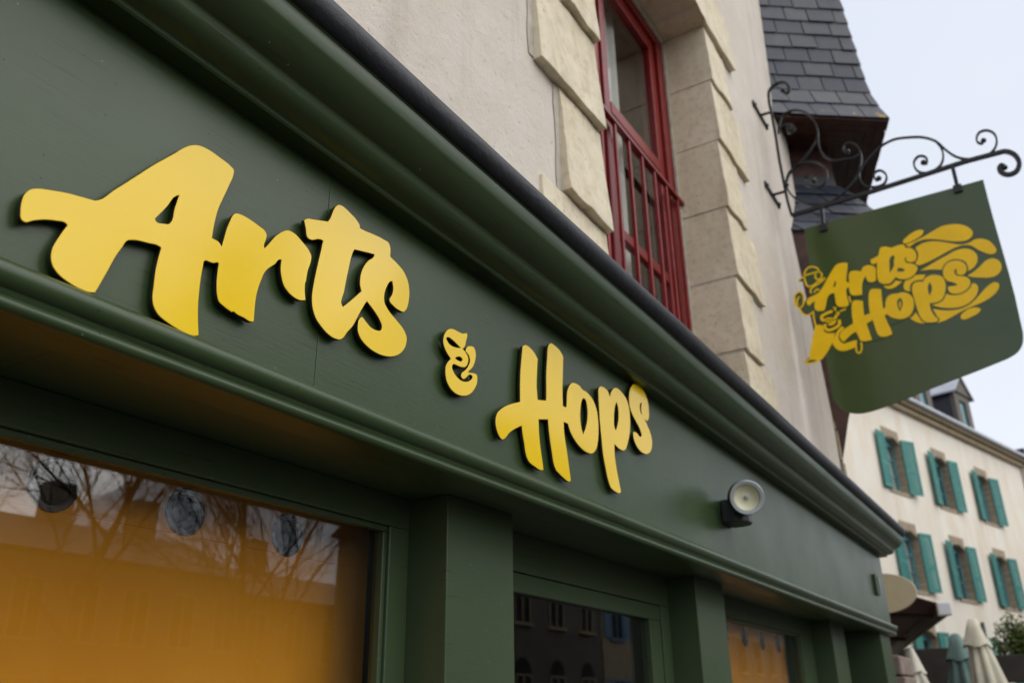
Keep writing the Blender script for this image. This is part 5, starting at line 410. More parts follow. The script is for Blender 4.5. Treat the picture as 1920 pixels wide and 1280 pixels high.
# lead capping: rounded nosing, slightly wavy, sloping back to the wall
lp=[(-.150,2.8765),(-.163,2.8765),(-.174,2.884),(-.183,2.899),(-.187,2.916),(-.186,2.930),(-.180,2.941),(-.166,2.948),(.0,2.975),(YW-.001,3.02)]
rows=[]; x=XL
while x<7.2: rows.append(x); x+=.11
rows+= [7.235]
m=MB(); n=len(lp); vs=[]
for x in rows+[7.268]:
    for y,z in lp: 
        d=noise.noise(Vector((x*2.1,y*3,0)))*.004+noise.noise(Vector((x*9,y*20,0)))*.0012
        vs.append((x,y+d,z+d*.8))
for y,z in lp: vs.append((7.274,max(y,-.13),min(z,2.925)))
k_=len(rows)+2
m.add(vs,[(j*n+k,j*n+k+1,(j+1)*n+k+1,(j+1)*n+k) for j in range(k_-1) for k in range(n-1)]); m.build('lead_capping','lead',shop,smooth=True)
# pilasters (bay geometry: x, y, z measured then brought forward under the fascia)
KB=.9485
def kx(x): return x*KB
def ky(y): return (y+1.15)*KB-1.15
def kz(z): return (z-1.65)*KB+1.65
SZ=2.1755
def pil(x0,x1,yf):
    x0,x1,yf=kx(x0),kx(x1),ky(yf)
    m=MB(); m.box(x0,x1,yf,.30,0,SZ-.001); m.build('pilaster','green_joinery',shop,bevel=.003)
    m=MB(); m.box(x0-.02,x1+.02,yf-.02,yf-.0005,0,.28); m.build('plinth','green_joinery',shop,bevel=.004)
pil(-1.6,-1.25,.21); pil(1.877,2.207,.21); pil(3.69,4.05,.21); pil(6.10,6.47,.21); pil(7.06,7.42,.085)
def bay(x0,x1,gl0,gl1,gtop,gbot,name,beads=True):
    YJ=ky(.337); x0,x1,gl0,gl1,gtop=kx(x0),kx(x1),kx(gl0),kx(gl1),kz(gtop)
    m=MB(); m.box(x0,x1,YJ,YJ+.05,gtop,SZ-.0005); m.box(x0,gl0,YJ,YJ+.05,gbot,gtop); m.box(gl1,x1,YJ,YJ+.05,gbot,gtop); m.box(x0,x1,YJ,YJ+.05,.0,gbot)
    f=m.build(name,'green_joinery',shop,bevel=.003)
    if beads:
        m=MB(); s=.014
        m.box(gl0-.001,gl1+.001,YJ+.008,YJ+.03,gtop-s,gtop-.0005); m.box(gl1-s,gl1+.001,YJ+.009,YJ+.03,gbot,gtop-s); m.box(gl0-.001,gl0+s,YJ+.009,YJ+.03,gbot,gtop-s)
        m.build('glazing_bead','green_joinery',f,bevel=.003)
    m=MB(); m.box(gl0,gl1,YJ+.026,YJ+.032,gbot,gtop-.001); m.build('pane','shop_glass',f)
    return f
bay(-1.25,1.877,-1.17,1.795,2.120,.75,'shop_window')
bay(4.05,6.10,4.15,5.80,2.105,.75,'shop_window')
bay(6.47,7.06,6.56,6.97,1.9,.5,'side_panel',False)
# door with its own rails
YD=ky(.337); d0,d1,d2,d3=kx(2.207),kx(3.69),kx(3.60),kx(2.27); zt=kz(2.08)
m=MB(); m.box(d0,d1,YD,YD+.05,zt,SZ-.0005); m.box(d2,d1,YD,YD+.05,0,zt); m.box(d0,d3,YD,YD+.05,0,zt); m.build('door_frame','green_joinery',shop,bevel=.003)
g0,g1,gz=kx(2.38),kx(3.485),kz(2.017)
m=MB(); m.box(d3+.002,d2-.002,YD+.006,YD+.046,gz,zt-.002); m.box(g1,d2-.002,YD+.006,YD+.046,.1,gz); m.box(d3+.002,g0,YD+.006,YD+.046,.1,gz); m.box(g0,g1,YD+.006,YD+.046,.1,.55)
door=m.build('door','green_joinery',shop,bevel=.003)
m=MB(); m.box(g0,g1,YD+.026,YD+.032,.55,gz-.001); m.build('pane','shop_glass',door)
hx=g0-.05
m=MB(); m.tube([(hx,YD-.04,1.0),(hx,YD-.04,1.3)],.012); m.tube([(hx,YD+.006,1.02),(hx,YD-.04,1.02)],.008); m.tube([(hx,YD+.006,1.28),(hx,YD-.04,1.28)],.008); m.build('handle','chrome',door,smooth=True)
# dark shop interior
m=MB(); m.box(-3.9,7.0,3.4,3.5,0,2.28); m.box(-4,-3.9,.4,3.4,0,2.28); m.box(7.0,7.1,.4,3.4,0,2.28); m.box(-4,7.1,.32,3.5,2.281,2.299); m.box(-3.9,7.0,.32,3.4,.002,.02); m.box(1.93,1.98,.32,3.4,.02,2.28); m.box(3.68,3.73,.32,3.4,.02,2.28)
m.build('interior','interior_dark',shop)
m=MB(); m.box(-4,-1.6,.2,.3,0,2.2); m.build('side_boarding','green_joinery',shop,bevel=.003)
# orange eyelet curtains inside the windows
def curtain(x0,x1,eye,y,z1,label,fd=1.06):
    x0=x0*(fd if x0>0 else 1); x1*=fd; y=(y+1.15)*fd-1.15; z1=(z1-1.65)*fd+1.65; eye=[(p*fd,(q-1.65)*fd+1.65) for p,q in eye]
    x0,x1,y,z1=kx(x0),kx(x1),ky(y),kz(z1); eye=[(kx(p),kz(q)) for p,q in eye]
    e=empty('eyelet_curtain',((x0+x1)/2,y,.7),label,'curtain','orange eyelet curtains in the shop windows')
    holes=[[(cx+.039*math.cos(k*math.tau/28),cz+.039*math.sin(k*math.tau/28)) for k in range(28)] for cx,cz in eye]
    top=[(x1-(x1-x0)*k/40,z1+.006*math.sin(k*.9)) for k in range(41)]
    plate('cloth',[[(x0,.72),(x1,.72)]+top]+holes,facade(y),.003,['orange_cloth'],e,.0003)
    for cx,cz in eye:
        m=MB(); mat=Matrix.Translation((cx,y,cz))@Matrix.Rotation(R(90),4,'X')
        m.lathe([(.0355,-.004),(.0355,.004),(.040,.0065),(.050,.005),(.053,.0016),(.050,-.004),(.040,-.0065),(.0355,-.004)],mat,36)
        m.build('eyelet','gunmetal',e,smooth=True)
    m=MB(); m.box(x0,x1,y-.0035,y-.0016,z1-.115,z1-.1135); m.build('hem_seam','orange_cloth',e)
    return e
curtain(-1.2,1.842,[(1.54-.305*k,2.068+.003*(k%2)) for k in range(9)],.45,2.135,'orange eyelet curtain behind the big left shop window')
curtain(4.12,5.83,[(5.69-.325*k,2.05) for k in range(5)],.45,2.12,'orange eyelet curtain behind the far right shop window',1.0)
# ------------------------------------------------------------------ lettering on the fascia
def lettering(name,label,pieces):
    xs_=[p[0] for q in pieces for p in q[0]]; zs=[p[1] for q in pieces for p in q[0]]
    e=empty(name,(sum(xs_)/len(xs_),-.004,min(zs)),label,'sign lettering','yellow cut-out lettering on the fascia')
    for q in pieces: 
        plate('letter',q,facade(-.0132),.0095,['yellow_face','dark_edge'],e,.0009)
        m=MB(); pts=q[0]
        for k in range(3,len(pts),max(9,len(pts)//7)):
            c=Vector((sum(p[0] for p in pts)/len(pts),sum(p[1] for p in pts)/len(pts))); p=Vector(pts[k]); 
        cx=sum(p[0] for p in pts)/len(pts); cz=sum(p[1] for p in pts)/len(pts)
        m.tube([(cx,-.011,cz),(cx,.001,cz)],.006); m.build('spacer','dark_edge',e)
    return e
lettering('word_lettering','large yellow cut-out word Arts at the left of the green fascia',[ARTS_A,ARTS_T])
lettering('ampersand_lettering','small yellow cut-out ampersand between the words Arts and Hops',[AMP])
lettering('word_lettering','yellow cut-out word Hops left of the round wall lamp',[HOPS_H,HOPS_P,HOPS_S])
# ------------------------------------------------------------------ wall lamp
lamp=empty('wall_spotlight',(3.56,0,2.40),'round grey wall spotlight with pale yellow lens fixed to the green fascia','wall lamp')
m=MB(); 
poly=[(3.50,-.001),(3.50,-.055),(3.515,-.085),(3.545,-.10),(3.59,-.10),(3.62,-.085),(3.635,-.05),(3.635,-.001)]
m.prism(poly,2.372,2.468); m.build('mount','lamp_grey',lamp,bevel=.006)
ax=Vector((-.88,-.42,-.21)).normalized(); rot=ax.to_track_quat('Z','Y').to_matrix().to_4x4(); c0=Vector((3.452,-.13,2.452))
hm=Matrix.Translation(c0)@rot
m=MB(); m.lathe([(.0,-.085),(.045,-.085),(.064,-.078),(.069,-.066),(.0695,-.004),(.068,.0)],hm,48); m.build('housing','lamp_grey',lamp,smooth=True,flat_angle=40)
m=MB(); m.lathe([(.068,-.001),(.0685,.003),(.066,.005),(.053,.0035),(.051,-.003),(.051,-.01)],hm,48); m.build('ring','lamp_ring',lamp,smooth=True,flat_angle=40)
m=MB(); m.lathe([(.051,-.008),(.044,-.016),(.032,-.022),(.012,-.025),(.010,-.0235),(.0,-.0235)],hm,48); m.build('lens','lamp_yellow',lamp,smooth=True)
m=MB(); m.lathe([(.009,-.0234),(.009,-.019),(.0,-.018)],hm,20); m.build('diode','lamp_ring',lamp,smooth=True)
# little plate near the fascia end
sp=empty('cover_plate',(6.70,0,2.47),'small green cover plate near the right end of the fascia','plate')
m=MB(); m.box(6.655,6.745,-.02,-.001,2.405,2.545); m.build('lid','green_joinery',sp,bevel=.004); m=MB(); m.box(6.735,6.752,-.026,-.0205,2.42,2.53); m.build('hinge','lamp_ring',sp,bevel=.002)
# ------------------------------------------------------------------ projecting sign and iron bracket
bk=empty('sign_bracket',(XS,YW,4.5),'black wrought iron scroll bracket bolted to the rendered wall','bracket')
def yz(l,dx=0): return [(XS+dx,a,b) for a,b in l]
wv=Vector((1,0,0))
def bar(name,l,hw,ht,dx=0,taper=False):
    m=MB(); m.tube(yz(l,dx),0,flat=(wv,hw,ht)); return m.build(name,'iron',bk,bevel=.0015)
bar('post',POST,.011,.010); bar('main_bar',BAR,.013,.015)
for i,s_ in enumerate(SCR): bar('scroll',s_,.0105,.0065,.0)
def ball(p,r,name='scroll_end'):
    m=MB(); m.lathe([(0.0001,-r),(r*.7,-r*.7),(r,0),(r*.7,r*.7),(0.0001,r)],Matrix.Translation(p),12); m.build(name,'iron',bk,smooth=True)
for l in [POST,BAR]+SCR[:4]: ball((XS,l[-1][0],l[-1][1]),.022)
ball((XS,SCR[0][0][0],SCR[0][0][1]),.02); ball((XS,SCR[2][0][0],SCR[2][0][1]),.02); ball((XS,SCR[3][0][0],SCR[3][0][1]),.02)
for l in STUB:
    a=l[0]; zz=(l[0][1]+l[-1][1])/2
    m=MB(); m.tube([(XS,a[0],a[1]),(XS,YW-.006,l[-1][1])],.012,10); m.build('arm','iron',bk,smooth=True)
    m=MB(); z0=l[-1][1]
    pts=[(-.19,.03),(-.20,.0),(-.19,-.03),(-.14,-.014),(.14,-.014),(.19,-.03),(.20,0),(.19,.03),(.14,.014),(-.14,.014)]
    m.add([(XS+x,YW-.002,z0+z) for x,z in pts]+[(XS+x,YW-.018,z0+z) for x,z in pts],[tuple(range(10)),tuple(range(10,20))[::-1]]+[(k,(k+1)%10,10+(k+1)%10,10+k) for k in range(10)])
    m.build('wall_plate','iron',bk,bevel=.003)
    for s_ in (-1,1): 
        m=MB(); m.lathe([(.0,-.012),(.012,-.010),(.014,0)],Matrix.Translation((XS+s_*.165,YW-.018,z0))@Matrix.Rotation(R(90),4,'X')@Matrix.Scale(-1,4),12); m.build('bolt','iron',bk,smooth=True)
sign=empty('hanging_sign',(XS,BOARD[0][0][0],1.9),'green hanging sign board with yellow logo below the iron bracket','sign')
for l in HANG:
    m=MB(); p0,p1=l[0],l[-1]; 
    m.tube([(XS,p0[0],p0[1]),(XS,p1[0],p1[1]+.01)],0,flat=(Vector((1,0,0)),.016,.013)); m.box(XS-.022,XS+.022,p1[0]-.028,p1[0]+.028,p1[1]-.03,p1[1]+.03)
    m.build('hanger','iron',sign,bevel=.003)
bt=.008
plate('board',[neg(BOARD[0])],signm(XS),bt,['board_green'],sign,.001)
for q in BACK: plate('backing',[neg(o) for o in q],signm(XS-.002),bt+.0,['board_green'],sign,.001)
zf=XS-bt/2-.0022
def yel(name,q,dz=0): return plate(name,[neg(o) for o in q],signm(zf-dz),.002,['yellow_vinyl'],sign,.0003)
for q in SPL: yel('splash',q)
for q in LOGO_ARTS+LOGO_HOPS:
    if len(q[0])>20:
        me=curve_mesh('outline',[neg(q[0])],.0006,.00005,off=.0085); me.materials.clear(); me.materials.append(M['board_green']); me.transform(signm(zf-.0016)); me.update(); parent(link(bpy.data.objects.new('letter_outline',me)),sign)
    yel('letter',q,.0022)
for q in FIG: yel('emblem_figure',q)
for l in FIGS: yel('emblem_line',[stroke(l,.0115)],.0003)
for l in FIGA: yel('ampersand',[stroke(l,.021)],.0034)
# brush lines inside the logo letters
# ------------------------------------------------------------------ neighbour: slate hung turret
nb=empty('slate_turret_house',(7.6,.6,0),'neighbouring house with slate hung turret and brown timber soffit behind the sign','house')
A=Vector((6.70,.18)); B=Vector((7.345,-.687)); Cc=Vector((8.826,-.177)); din=Vector((.3,.954))
d1=(A-B).normalized(); n1=Vector((-.81,-.58)).normalized(); d2=(Cc-B).normalized(); n2=Vector((d2.y,-d2.x))
if n2.y>0: n2=-n2
hipT=[(6.61,0),(6.76,.059),(6.965,.115),(7.2,.140),(7.47,.160),(7.82,.185),(8.2,.212),(9.2,.26),(10.2,.31)]
def interp(T,z):
    for (z0,a0),(z1,a1) in zip(T,T[1:]):
        if z<=z1: return a0+(a1-a0)*(z-z0)/(z1-z0)
    return T[-1][1]
def skirt(T,z0,z1,row,name,tile=.25):
    m=MB(); r=0; z=z0
    while z<z1-.01:
        zt=min(z+row,z1)
        for face in (0,1):
            dd_=d1 if face==0 else d2; nn_=n1 if face==0 else n2
            ob,ot=interp(T,z),interp(T,zt+.03)
            hb=B+din*ob; ht=B+din*ot; L=1.6
            u=-.02 - (tile*.5 if r%2 else 0)
            while u<L:
                w_=tile*random.uniform(.85,1.12); ua=max(u,0)+.005; ub=min(u+w_,L)-.005
                if ub>ua+.03:
                    k=random.uniform(.010,.020); dzb=random.uniform(-.004,.004)
                    pb=[hb+dd_*(0 if ua<.02 else ua)+nn_*k,hb+dd_*ub+nn_*k]; ptp=[ht+dd_*(0 if ua<.02 else ua),ht+dd_*ub]
                    vs=[(pb[0].x,pb[0].y,z+dzb),(pb[1].x,pb[1].y,z+dzb+random.uniform(-.003,.003)),(ptp[1].x,ptp[1].y,zt+.03),(ptp[0].x,ptp[0].y,zt+.03)]
                    vs+=[(v[0]-nn_.x*.008,v[1]-nn_.y*.008,v[2]) for v in vs]
                    m.add(vs,[(0,1,2,3),(7,6,5,4),(0,4,5,1),(1,5,6,2),(2,6,7,3),(3,7,4,0)])
                u+=w_
        z=zt; r+=1
    m.build(name,'slate',nb)
    # solid core just behind the slates
    c=MB(); zs=[z0+.004]+[t_[0] for t_ in T[1:]]; ring=[]
    for z in zs:
        o=interp(T,z)+.022; b=B+din*o; a_=b+d1*1.55; c_=b+d2*1.55
        ring.append([(a_.x,a_.y,z),(b.x,b.y,z),(c_.x,c_.y,z),(8.6,1.6,z)])
    vs=[q for rg in ring for q in rg]; fs=[(4*j+k,4*j+(k+1)%4,4*j+4+(k+1)%4,4*j+4+k) for j in range(len(zs)-1) for k in range(4)]+[(0,1,2,3),tuple(4*(len(zs)-1)+k for k in (3,2,1,0))]
    c.add(vs,fs); c.build('roof_core','slate_dark',nb)
skirt(hipT,6.61,9.9,.178,'slate_roof')
T2=[(5.40,0),(5.52,.11),(5.80,.317),(5.99,.428),(6.14,.562),(6.3,.58)]
skirt(T2,5.40,6.14,.15,'lower_slate_skirt')
def ringat(o,L1=1.5,L2=1.5): b=B+din*o; return [b+d1*L1,b,b+d2*L2,Vector((8.6,1.55))]
# soffits made of boards
def soffit(z,o0,o1,name,nb_=6):
    m=MB()
    for k in range(nb_):
        oa=o0+(o1-o0)*k/nb_; ob=o0+(o1-o0)*(k+1)/nb_-.006
        for dd_ in (d1,d2):
            p=[B+din*oa,B+din*oa+dd_*1.55,B+din*ob+dd_*1.55,B+din*ob]
            h=random.uniform(0,.006)
            vs=[(q.x,q.y,z-.02+h) for q in p]+[(q.x,q.y,z) for q in p]
            m.add(vs,[(3,2,1,0),(4,5,6,7),(0,1,5,4),(1,2,6,5),(2,3,7,6),(3,0,4,7)])
    m.build(name,'soffit_wood',nb)
soffit(6.605,.015,.66,'eave_soffit'); soffit(5.395,.015,.5,'skirt_soffit')
m=MB(); r0=ringat(.60); m.prism([(q.x,q.y) for q in r0],5.9,6.6); m.build('body','soffit_wood',nb)
# tapering timber corbel
T0=Vector((7.19,.22)); lv=[(5.372,1.0,.06),(5.0,.80,.2),(4.6,.55,.25),(4.2,.33,.3),(3.85,.18,.3),(3.5,.06,.3)]
m=MB(); vs=[]
for z,s_,o in lv:
    for q in (Vector((6.66,.24)),Vector((7.345,-.60)),Vector((8.7,-.12)),Vector((8.6,1.2))): p=T0+(q-T0)*s_; vs.append((p.x,p.y,z))
m.add(vs,[(4*j+k,4*j+(k+1)%4,4*j+4+(k+1)%4,4*j+4+k) for j in range(len(lv)-1) for k in range(4)]+[(0,1,2,3),(23,22,21,20)]); m.build('timber_corbel','soffit_wood',nb)
# neighbour facade bending away, with stone corner strip
dn=Vector((math.cos(R(19)),math.sin(R(19)))); n_=Vector((-dn.y,dn.x))
m=MB(); P0=Vector((7.155,.24)); q=[P0,P0+dn*14,P0+dn*14+n_*.4,P0+n_*.4]; m.prism([(v.x,v.y) for v in q],0,6.2); m.build('wall','rubble',nb)
m=MB()
z=2.6; k=0
while z<5.2:
    h=random.uniform(.16,.28); m.box(7.136,7.205+.02*(k%2),.155+.008*(k%3),.42,z,z+h-.012); z+=h; k+=1
m.build('corner_stone','rubble',nb,bevel=.008,jit=.006)
m=MB(); z=0; k=0
while z<2.02:
    h=random.uniform(.2,.3); m.box(7.42-.0,7.93+.025*(k%2),.04-.01*(k%2),.5,z,min(z+h,2.06)-.01); z+=h; k+=1
m.build('granite_pier','pink_granite',nb,bevel=.012,jit=.01)
# ------------------------------------------------------------------ oval sign + awning
ov=empty('oval_sign',(8.6,.28,2.63),'blank cream oval projecting sign beyond the end of the green shopfront','sign')
m=MB(); mt=Matrix.Translation((8.6,.28,2.63))@Matrix.Rotation(R(90),4,'Y')@Matrix.Diagonal((.172,.29,1,1))
m.lathe([(0.0001,-.018),(.985,-.018),(1,-.014),(1,.014),(.985,.018),(0.0001,.018)],mt,64); m.build('panel','cream_sign',ov,smooth=True,flat_angle=35)
m=MB(); m.tube([(8.6,.3,2.80),(8.6,.74,2.80)],.012); m.tube([(8.6,.3,2.80),(8.6,.3,2.75)],.01); m.build('rod','iron',ov)
aw=empty('awning',(9.5,-.1,2.5),'dark red shop awning with brown front bar and white end cap','awning')
Pa=Vector((9.5,-.10,2.56)); da=Vector((math.cos(R(14)),math.sin(R(14)),0)); ia=Vector((-math.sin(R(14)),math.cos(R(14)),0))
def aq(s_,t_,z): v=Pa+da*s_+ia*t_; return (v.x,v.y,z)
m=MB(); m.add([aq(0.02,.02,2.60),aq(7,.02,2.60),aq(7,1.25,3.06),aq(.02,1.25,3.06),aq(0.02,.02,2.585),aq(7,.02,2.585),aq(7,1.25,3.045),aq(.02,1.25,3.045)],[(0,1,2,3),(7,6,5,4),(0,4,5,1),(1,5,6,2),(2,6,7,3),(3,7,4,0)]); m.build('canopy','awning_red',aw)
m=MB(); m.tube([aq(.05,0,2.545),aq(7,0,2.545)],0,flat=(Vector((0,0,1)),.045,.05)); m.build('front_bar','awning_brown',aw,bevel=.01)
m=MB(); m.tube([aq(.3,.03,2.49),aq(7,.03,2.47)],0,flat=(Vector((0,0,1)),.022,.012)); m.build('valance','awning_brown',aw)
m=MB(); m.tube([aq(.3,.6,2.62),aq(7,.6,2.50)],0,flat=(Vector((0,0,1)),.06,.06)); m.build('cassette','awning_dark',aw)
m=MB(); m.tube([aq(-.03,0,2.55),aq(.05,0,2.55)],0,flat=(Vector((0,0,1)),.062,.062)); m.build('end_cap','white_plastic',aw,bevel=.015)
for s_ in (.5,3.6):
    m=MB(); m.tube([aq(s_,.03,2.53),aq(s_+.5,.6,2.62),aq(s_+.1,1.2,2.66)],.022,8); m.build('folding_arm','awning_brown',aw,smooth=True)
m=MB(); m.tube([aq(0,1.25,3.06),aq(4.3,1.25,3.06)],.07,10); m.build('roller','awning_brown',aw,smooth=True)
# ------------------------------------------------------------------ parasols
def parasol(x,y,ztop,mat,label,lean=(0,0),rb=.30,h=1.75):
    e=empty('closed_parasol',(x,y,0),label,'parasol','closed parasols on the terrace')
    m=MB(); n=64; vs=[]; L=26
    for j in range(L+1):
        t_=j/L; z=ztop-.03-h*t_; base=.035+(rb-.035)*min(1,(t_*1.15))**.8
        if t_>.9: base*=1-(t_-.9)*1.5
        for k in range(n):
            a_=k*math.tau/n; pl_=abs(math.sin(a_*4+.3*math.sin(3*t_)+.4)); r_=base*(.70+.30*pl_)+ .01*noise.noise(Vector((a_*2,z*3,x)))
            vs.append((x+r_*math.cos(a_)+lean[0]*(1-t_),y+r_*math.sin(a_)+lean[1]*(1-t_),z))
    m.add(vs,[(j*n+k,j*n+(k+1)%n,(j+1)*n+(k+1)%n,(j+1)*n+k) for j in range(L) for k in range(n)]); m.build('canopy',mat,e,smooth=True)
    m=MB(); vs=[]
    for j,(rr,dz) in enumerate(((.012,.0),(.05,-.015),(.09,-.12),(.145,-.30),(.150,-.31))):
        for k in range(32):
            a_=k*math.tau/32; q=rr*(1+.10*math.sin(a_*4)*(j/4)); vs.append((x+q*math.cos(a_)+lean[0],y+q*math.sin(a_)+lean[1],ztop+dz-.03*math.cos(a_*4)*(j/4)*.6))
    m.add(vs,[(j*32+k,j*32+(k+1)%32,(j+1)*32+(k+1)%32,(j+1)*32+k) for j in range(4) for k in range(32)]+[tuple(range(32))]); m.build('top_cap',mat,e,smooth=True)
    m=MB(); m.tube([(x,y,0.02),(x,y,ztop-.05)],.022,10); m.build('pole','lamp_grey',e,smooth=True)
    m=MB(); m.box(x-.28,x+.28,y-.28,y+.28,.006,.07); m.build('base','lamp_grey',e,bevel=.01)
    return e
parasol(12.0,-.20,2.66,'canvas_cream','tall cream closed parasol nearest the leafy planter',(0,.10),.34)
parasol(12.5,.17,2.54,'canvas_teal','grey green closed parasol between the two pale ones',(0,0),.40)
parasol(13.0,.80,2.43,'canvas_white','short off white closed parasol beside the granite pier',(0,0),.42)
sc_=empty('terrace_screen',(16,.9,0),'dark brown flat screen standing behind the closed parasols','screen')
m=MB(); m.box(16,16.06,.50,1.5,0,2.58); m.build('panel','brown_panel',sc_); 
for y in (.5,1.5): 
    m=MB(); m.box(15.98,16.08,y-.04,y+.04,0,2.62); m.build('post','brown_panel',sc_,bevel=.005)
# planter and shrub
pln=empty('planter',(14,-.45,0),'tall black planter box holding the green shrub','planter')
m=MB(); m.box(13.8,14.3,-1.6,-.10,2.0,2.33); m.build('trough','brown_panel',pln,bevel=.01)
m=MB(); m.box(13.75,14.35,-1.65,-.02,1.92,1.97); m.build('shelf','ashlar_dark',pln,bevel=.006)
for y in (-1.55,-.12):
    m=MB(); m.box(13.85,13.93,y-.04,y+.04,0,1.92); m.build('leg','brown_panel',pln)
shr=empty('leafy_shrub',(14.05,-.5,2.3),'green leafy shrub growing in the black planter','shrub')
m=MB(); st=MB()
for k in range(26):
    y=random.uniform(-1.5,-.15); x=14.05+random.uniform(-.15,.15); hh=random.uniform(.2,.46)*(1.25 if -.75<y<-.35 else .9); tip=Vector((x+random.uniform(-.1,.1),y+random.uniform(-.14,.14),2.3+hh))
    st.tube([(x,y,2.28),tuple(tip)],.006,5)
    for j in range(150):
        t_=random.random()**.6; c=Vector((x,y,2.28)).lerp(tip,t_)+Vector([random.gauss(0,.06) for _ in range(3)])
        a_=Vector([random.gauss(0,1) for _ in range(3)]).normalized(); b_=a_.orthogonal().normalized(); s_=random.uniform(.020,.042)
        m.add([c-a_*s_,c+b_*s_*.5,c+a_*s_,c-b_*s_*.5],[(0,1,2,3)])
m.build('foliage','leaf',shr); st.build('stems','twig',shr)
# ------------------------------------------------------------------ far cream house
O=Vector((28.65,2.63)); df=Vector((.96585,-.25910)); nf=Vector((.2591,.96585))
FM=Matrix(((df.x,nf.x,0,O.x),(df.y,nf.y,0,O.y),(0,0,1,0),(0,0,0,1)))
ch=empty('cream_house',(28.65,2.63,0),'long cream rendered house with teal shutters and two dormers across the square','house')
def fb(m,s0,s1,t0,t1,z0,z1,mi=0): return m.box(s0,s1,t0,t1,z0,z1,mi,FM)
HW=.58
cols=[.14,3.76,7.47]; colsall=[]+cols+[11.05] ; rows_=[(1.3,3.80),(4.93,6.68),(7.87,9.62)]
# wall strips around openings
m=MB(); S0,S1=-11,12.15
prev=0
for (z0,z1) in rows_:
    fb(m,S0,S1,0,.35,prev,z0); 
    xs2=[S0]+[v for c in colsall[:-1] for v in (c-HW,c+HW)]+[S1]
    for i in range(0,len(xs2),2): fb(m,xs2[i],xs2[i+1],0,.35,z0,z1)
    prev=z1
fb(m,S0,S1,0,.35,prev,10.8); m.build('wall','cream_render',ch)
m=MB(); fb(m,S0,S1,9,9.3,0,10.8); fb(m,S0,S0+.3,.35,9,0,10.8); fb(m,S1-.3,S1,.35,9,0,10.8); m.build('back_wall','cream_render',ch)
m=MB(); fb(m,S0,S1,-.16,.0-.002,10.72,10.88); fb(m,S0,S1,-.30,-.002,10.881,11.03); m.build('cornice','ashlar_dark',ch,bevel=.02)
m=MB(); fb(m,S0,S1+.1,-.44,-.31,10.98,11.12); m.build('gutter','zinc',ch,bevel=.04)
def fv(s_,t_,z): return FM@Vector((s_,t_,z))
m=MB(); m.add([fv(S0,-.32,11.04),fv(S1,-.32,11.04),fv(S1,4.6,12.0),fv(S0,4.6,12.0)],[(0,1,2,3)]); m.add([fv(S0,4.6,12.0),fv(S1,4.6,12.0),fv(S1,9.3,11),fv(S0,9.3,11)],[(0,1,2,3)]); m.build('roof','slate_dark',ch)
def farwin(c,z0,z1,ang=(0,0)):
    fr=MB(); a,b=c-HW,c+HW; f=.07
    fb(fr,a,a+f,.22,.28,z0,z1); fb(fr,b-f,b,.22,.28,z0,z1); fb(fr,a+f,b-f,.22,.28,z1-.22,z1); fb(fr,a+f,b-f,.22,.28,z0,z0+f)
    fb(fr,c-.06,c+.06,.215,.28,z0+f,z1-.22)
    for q in (.33,.62): fb(fr,a+f,b-f,.235,.27,z0+(z1-z0)*q,z0+(z1-z0)*q+.035)
    w_=fr.build('window','teal_window',ch)
    p=MB(); fb(p,a+f,b-f,.255,.26,z0+f,z1-.22); p.build('pane','old_glass',w_)
    p=MB(); fb(p,a,b,.34,.36,z0,z1); p.build('pane_backing','interior_dark' if random.random()<.5 else 'net_cloth',w_)  # near-black sheets stand in for the unlit room, the rest are net
    s_=MB()   # stone surround: jamb linings, arched head, sill
    n=8
    zz=z0; kk=0
    while zz<z1-.02:
        hh=min(random.uniform(.2,.3),z1-zz); ex=.10 if kk%2 else .17
        fb(s_,a-ex,a+.012,-.018,.22,zz,zz+hh-.012); fb(s_,b-.012,b+ex,-.018,.22,zz,zz+hh-.012); zz+=hh; kk+=1
    for k in range(n):
        u0=-1+2*k/n; u1=-1+2*(k+1)/n; zb0=z1-.20*u0*u0*1.0+.02; zb1=z1-.20*u1*u1+.02
        x0=c+u0*HW; x1=c+u1*HW
        vs=[fv(x0,-.016,zb0-.0),fv(x1,-.016,zb1),fv(x1,-.016,z1+.26),fv(x0,-.016,z1+.26),fv(x0,.3,zb0),fv(x1,.3,zb1),fv(x1,.3,z1+.26),fv(x0,.3,z1+.26)]
        s_.add(vs,[(0,1,2,3),(7,6,5,4),(0,4,5,1),(1,5,6,2),(2,6,7,3),(3,7,4,0)])
    fb(s_,a-.16,b+.16,-.03,.2,z0-.10,z0-.002)
    s_.build('stone_surround','rubble',w_,bevel=.01)
    for sd,an in ((-1,ang[0]),(1,ang[1])):
        hx=a if sd<0 else b; hw=.60
        Mh=FM@Matrix.Translation((hx+sd*.01,-.03,0))@Matrix.Rotation(R(-sd*an),4,'Z')
        q=MB()
        def sb(u0,u1,v0,v1,za,zb): q.box(min(sd*u0,sd*u1),max(sd*u0,sd*u1),v0,v1,za,zb,0,Mh)
        t0,t1=-.045,-.005
        zmid=z0+(z1-z0)*.42
        sb(0,.07,t0,t1,z0,z1); sb(hw-.07,hw,t0,t1,z0,z1); sb(.07,hw-.07,t0,t1,z0,z0+.08); sb(.07,hw-.07,t0,t1,z1-.08,z1); sb(.07,hw-.07,t0,t1,zmid-.04,zmid+.04)
        for za,zb in ((z0+.08,zmid-.04),(zmid+.04,z1-.08)):
            nsl=int((zb-za)/.055)
            for k in range(nsl): 
                zc=za+(zb-za)*(k+.5)/nsl
                q.box(min(sd*.07,sd*(hw-.07)),max(sd*.07,sd*(hw-.07)),-.036,-.014,zc-.022,zc+.022,0,Mh)
        sh=q.build('shutter','teal_paint',w_)
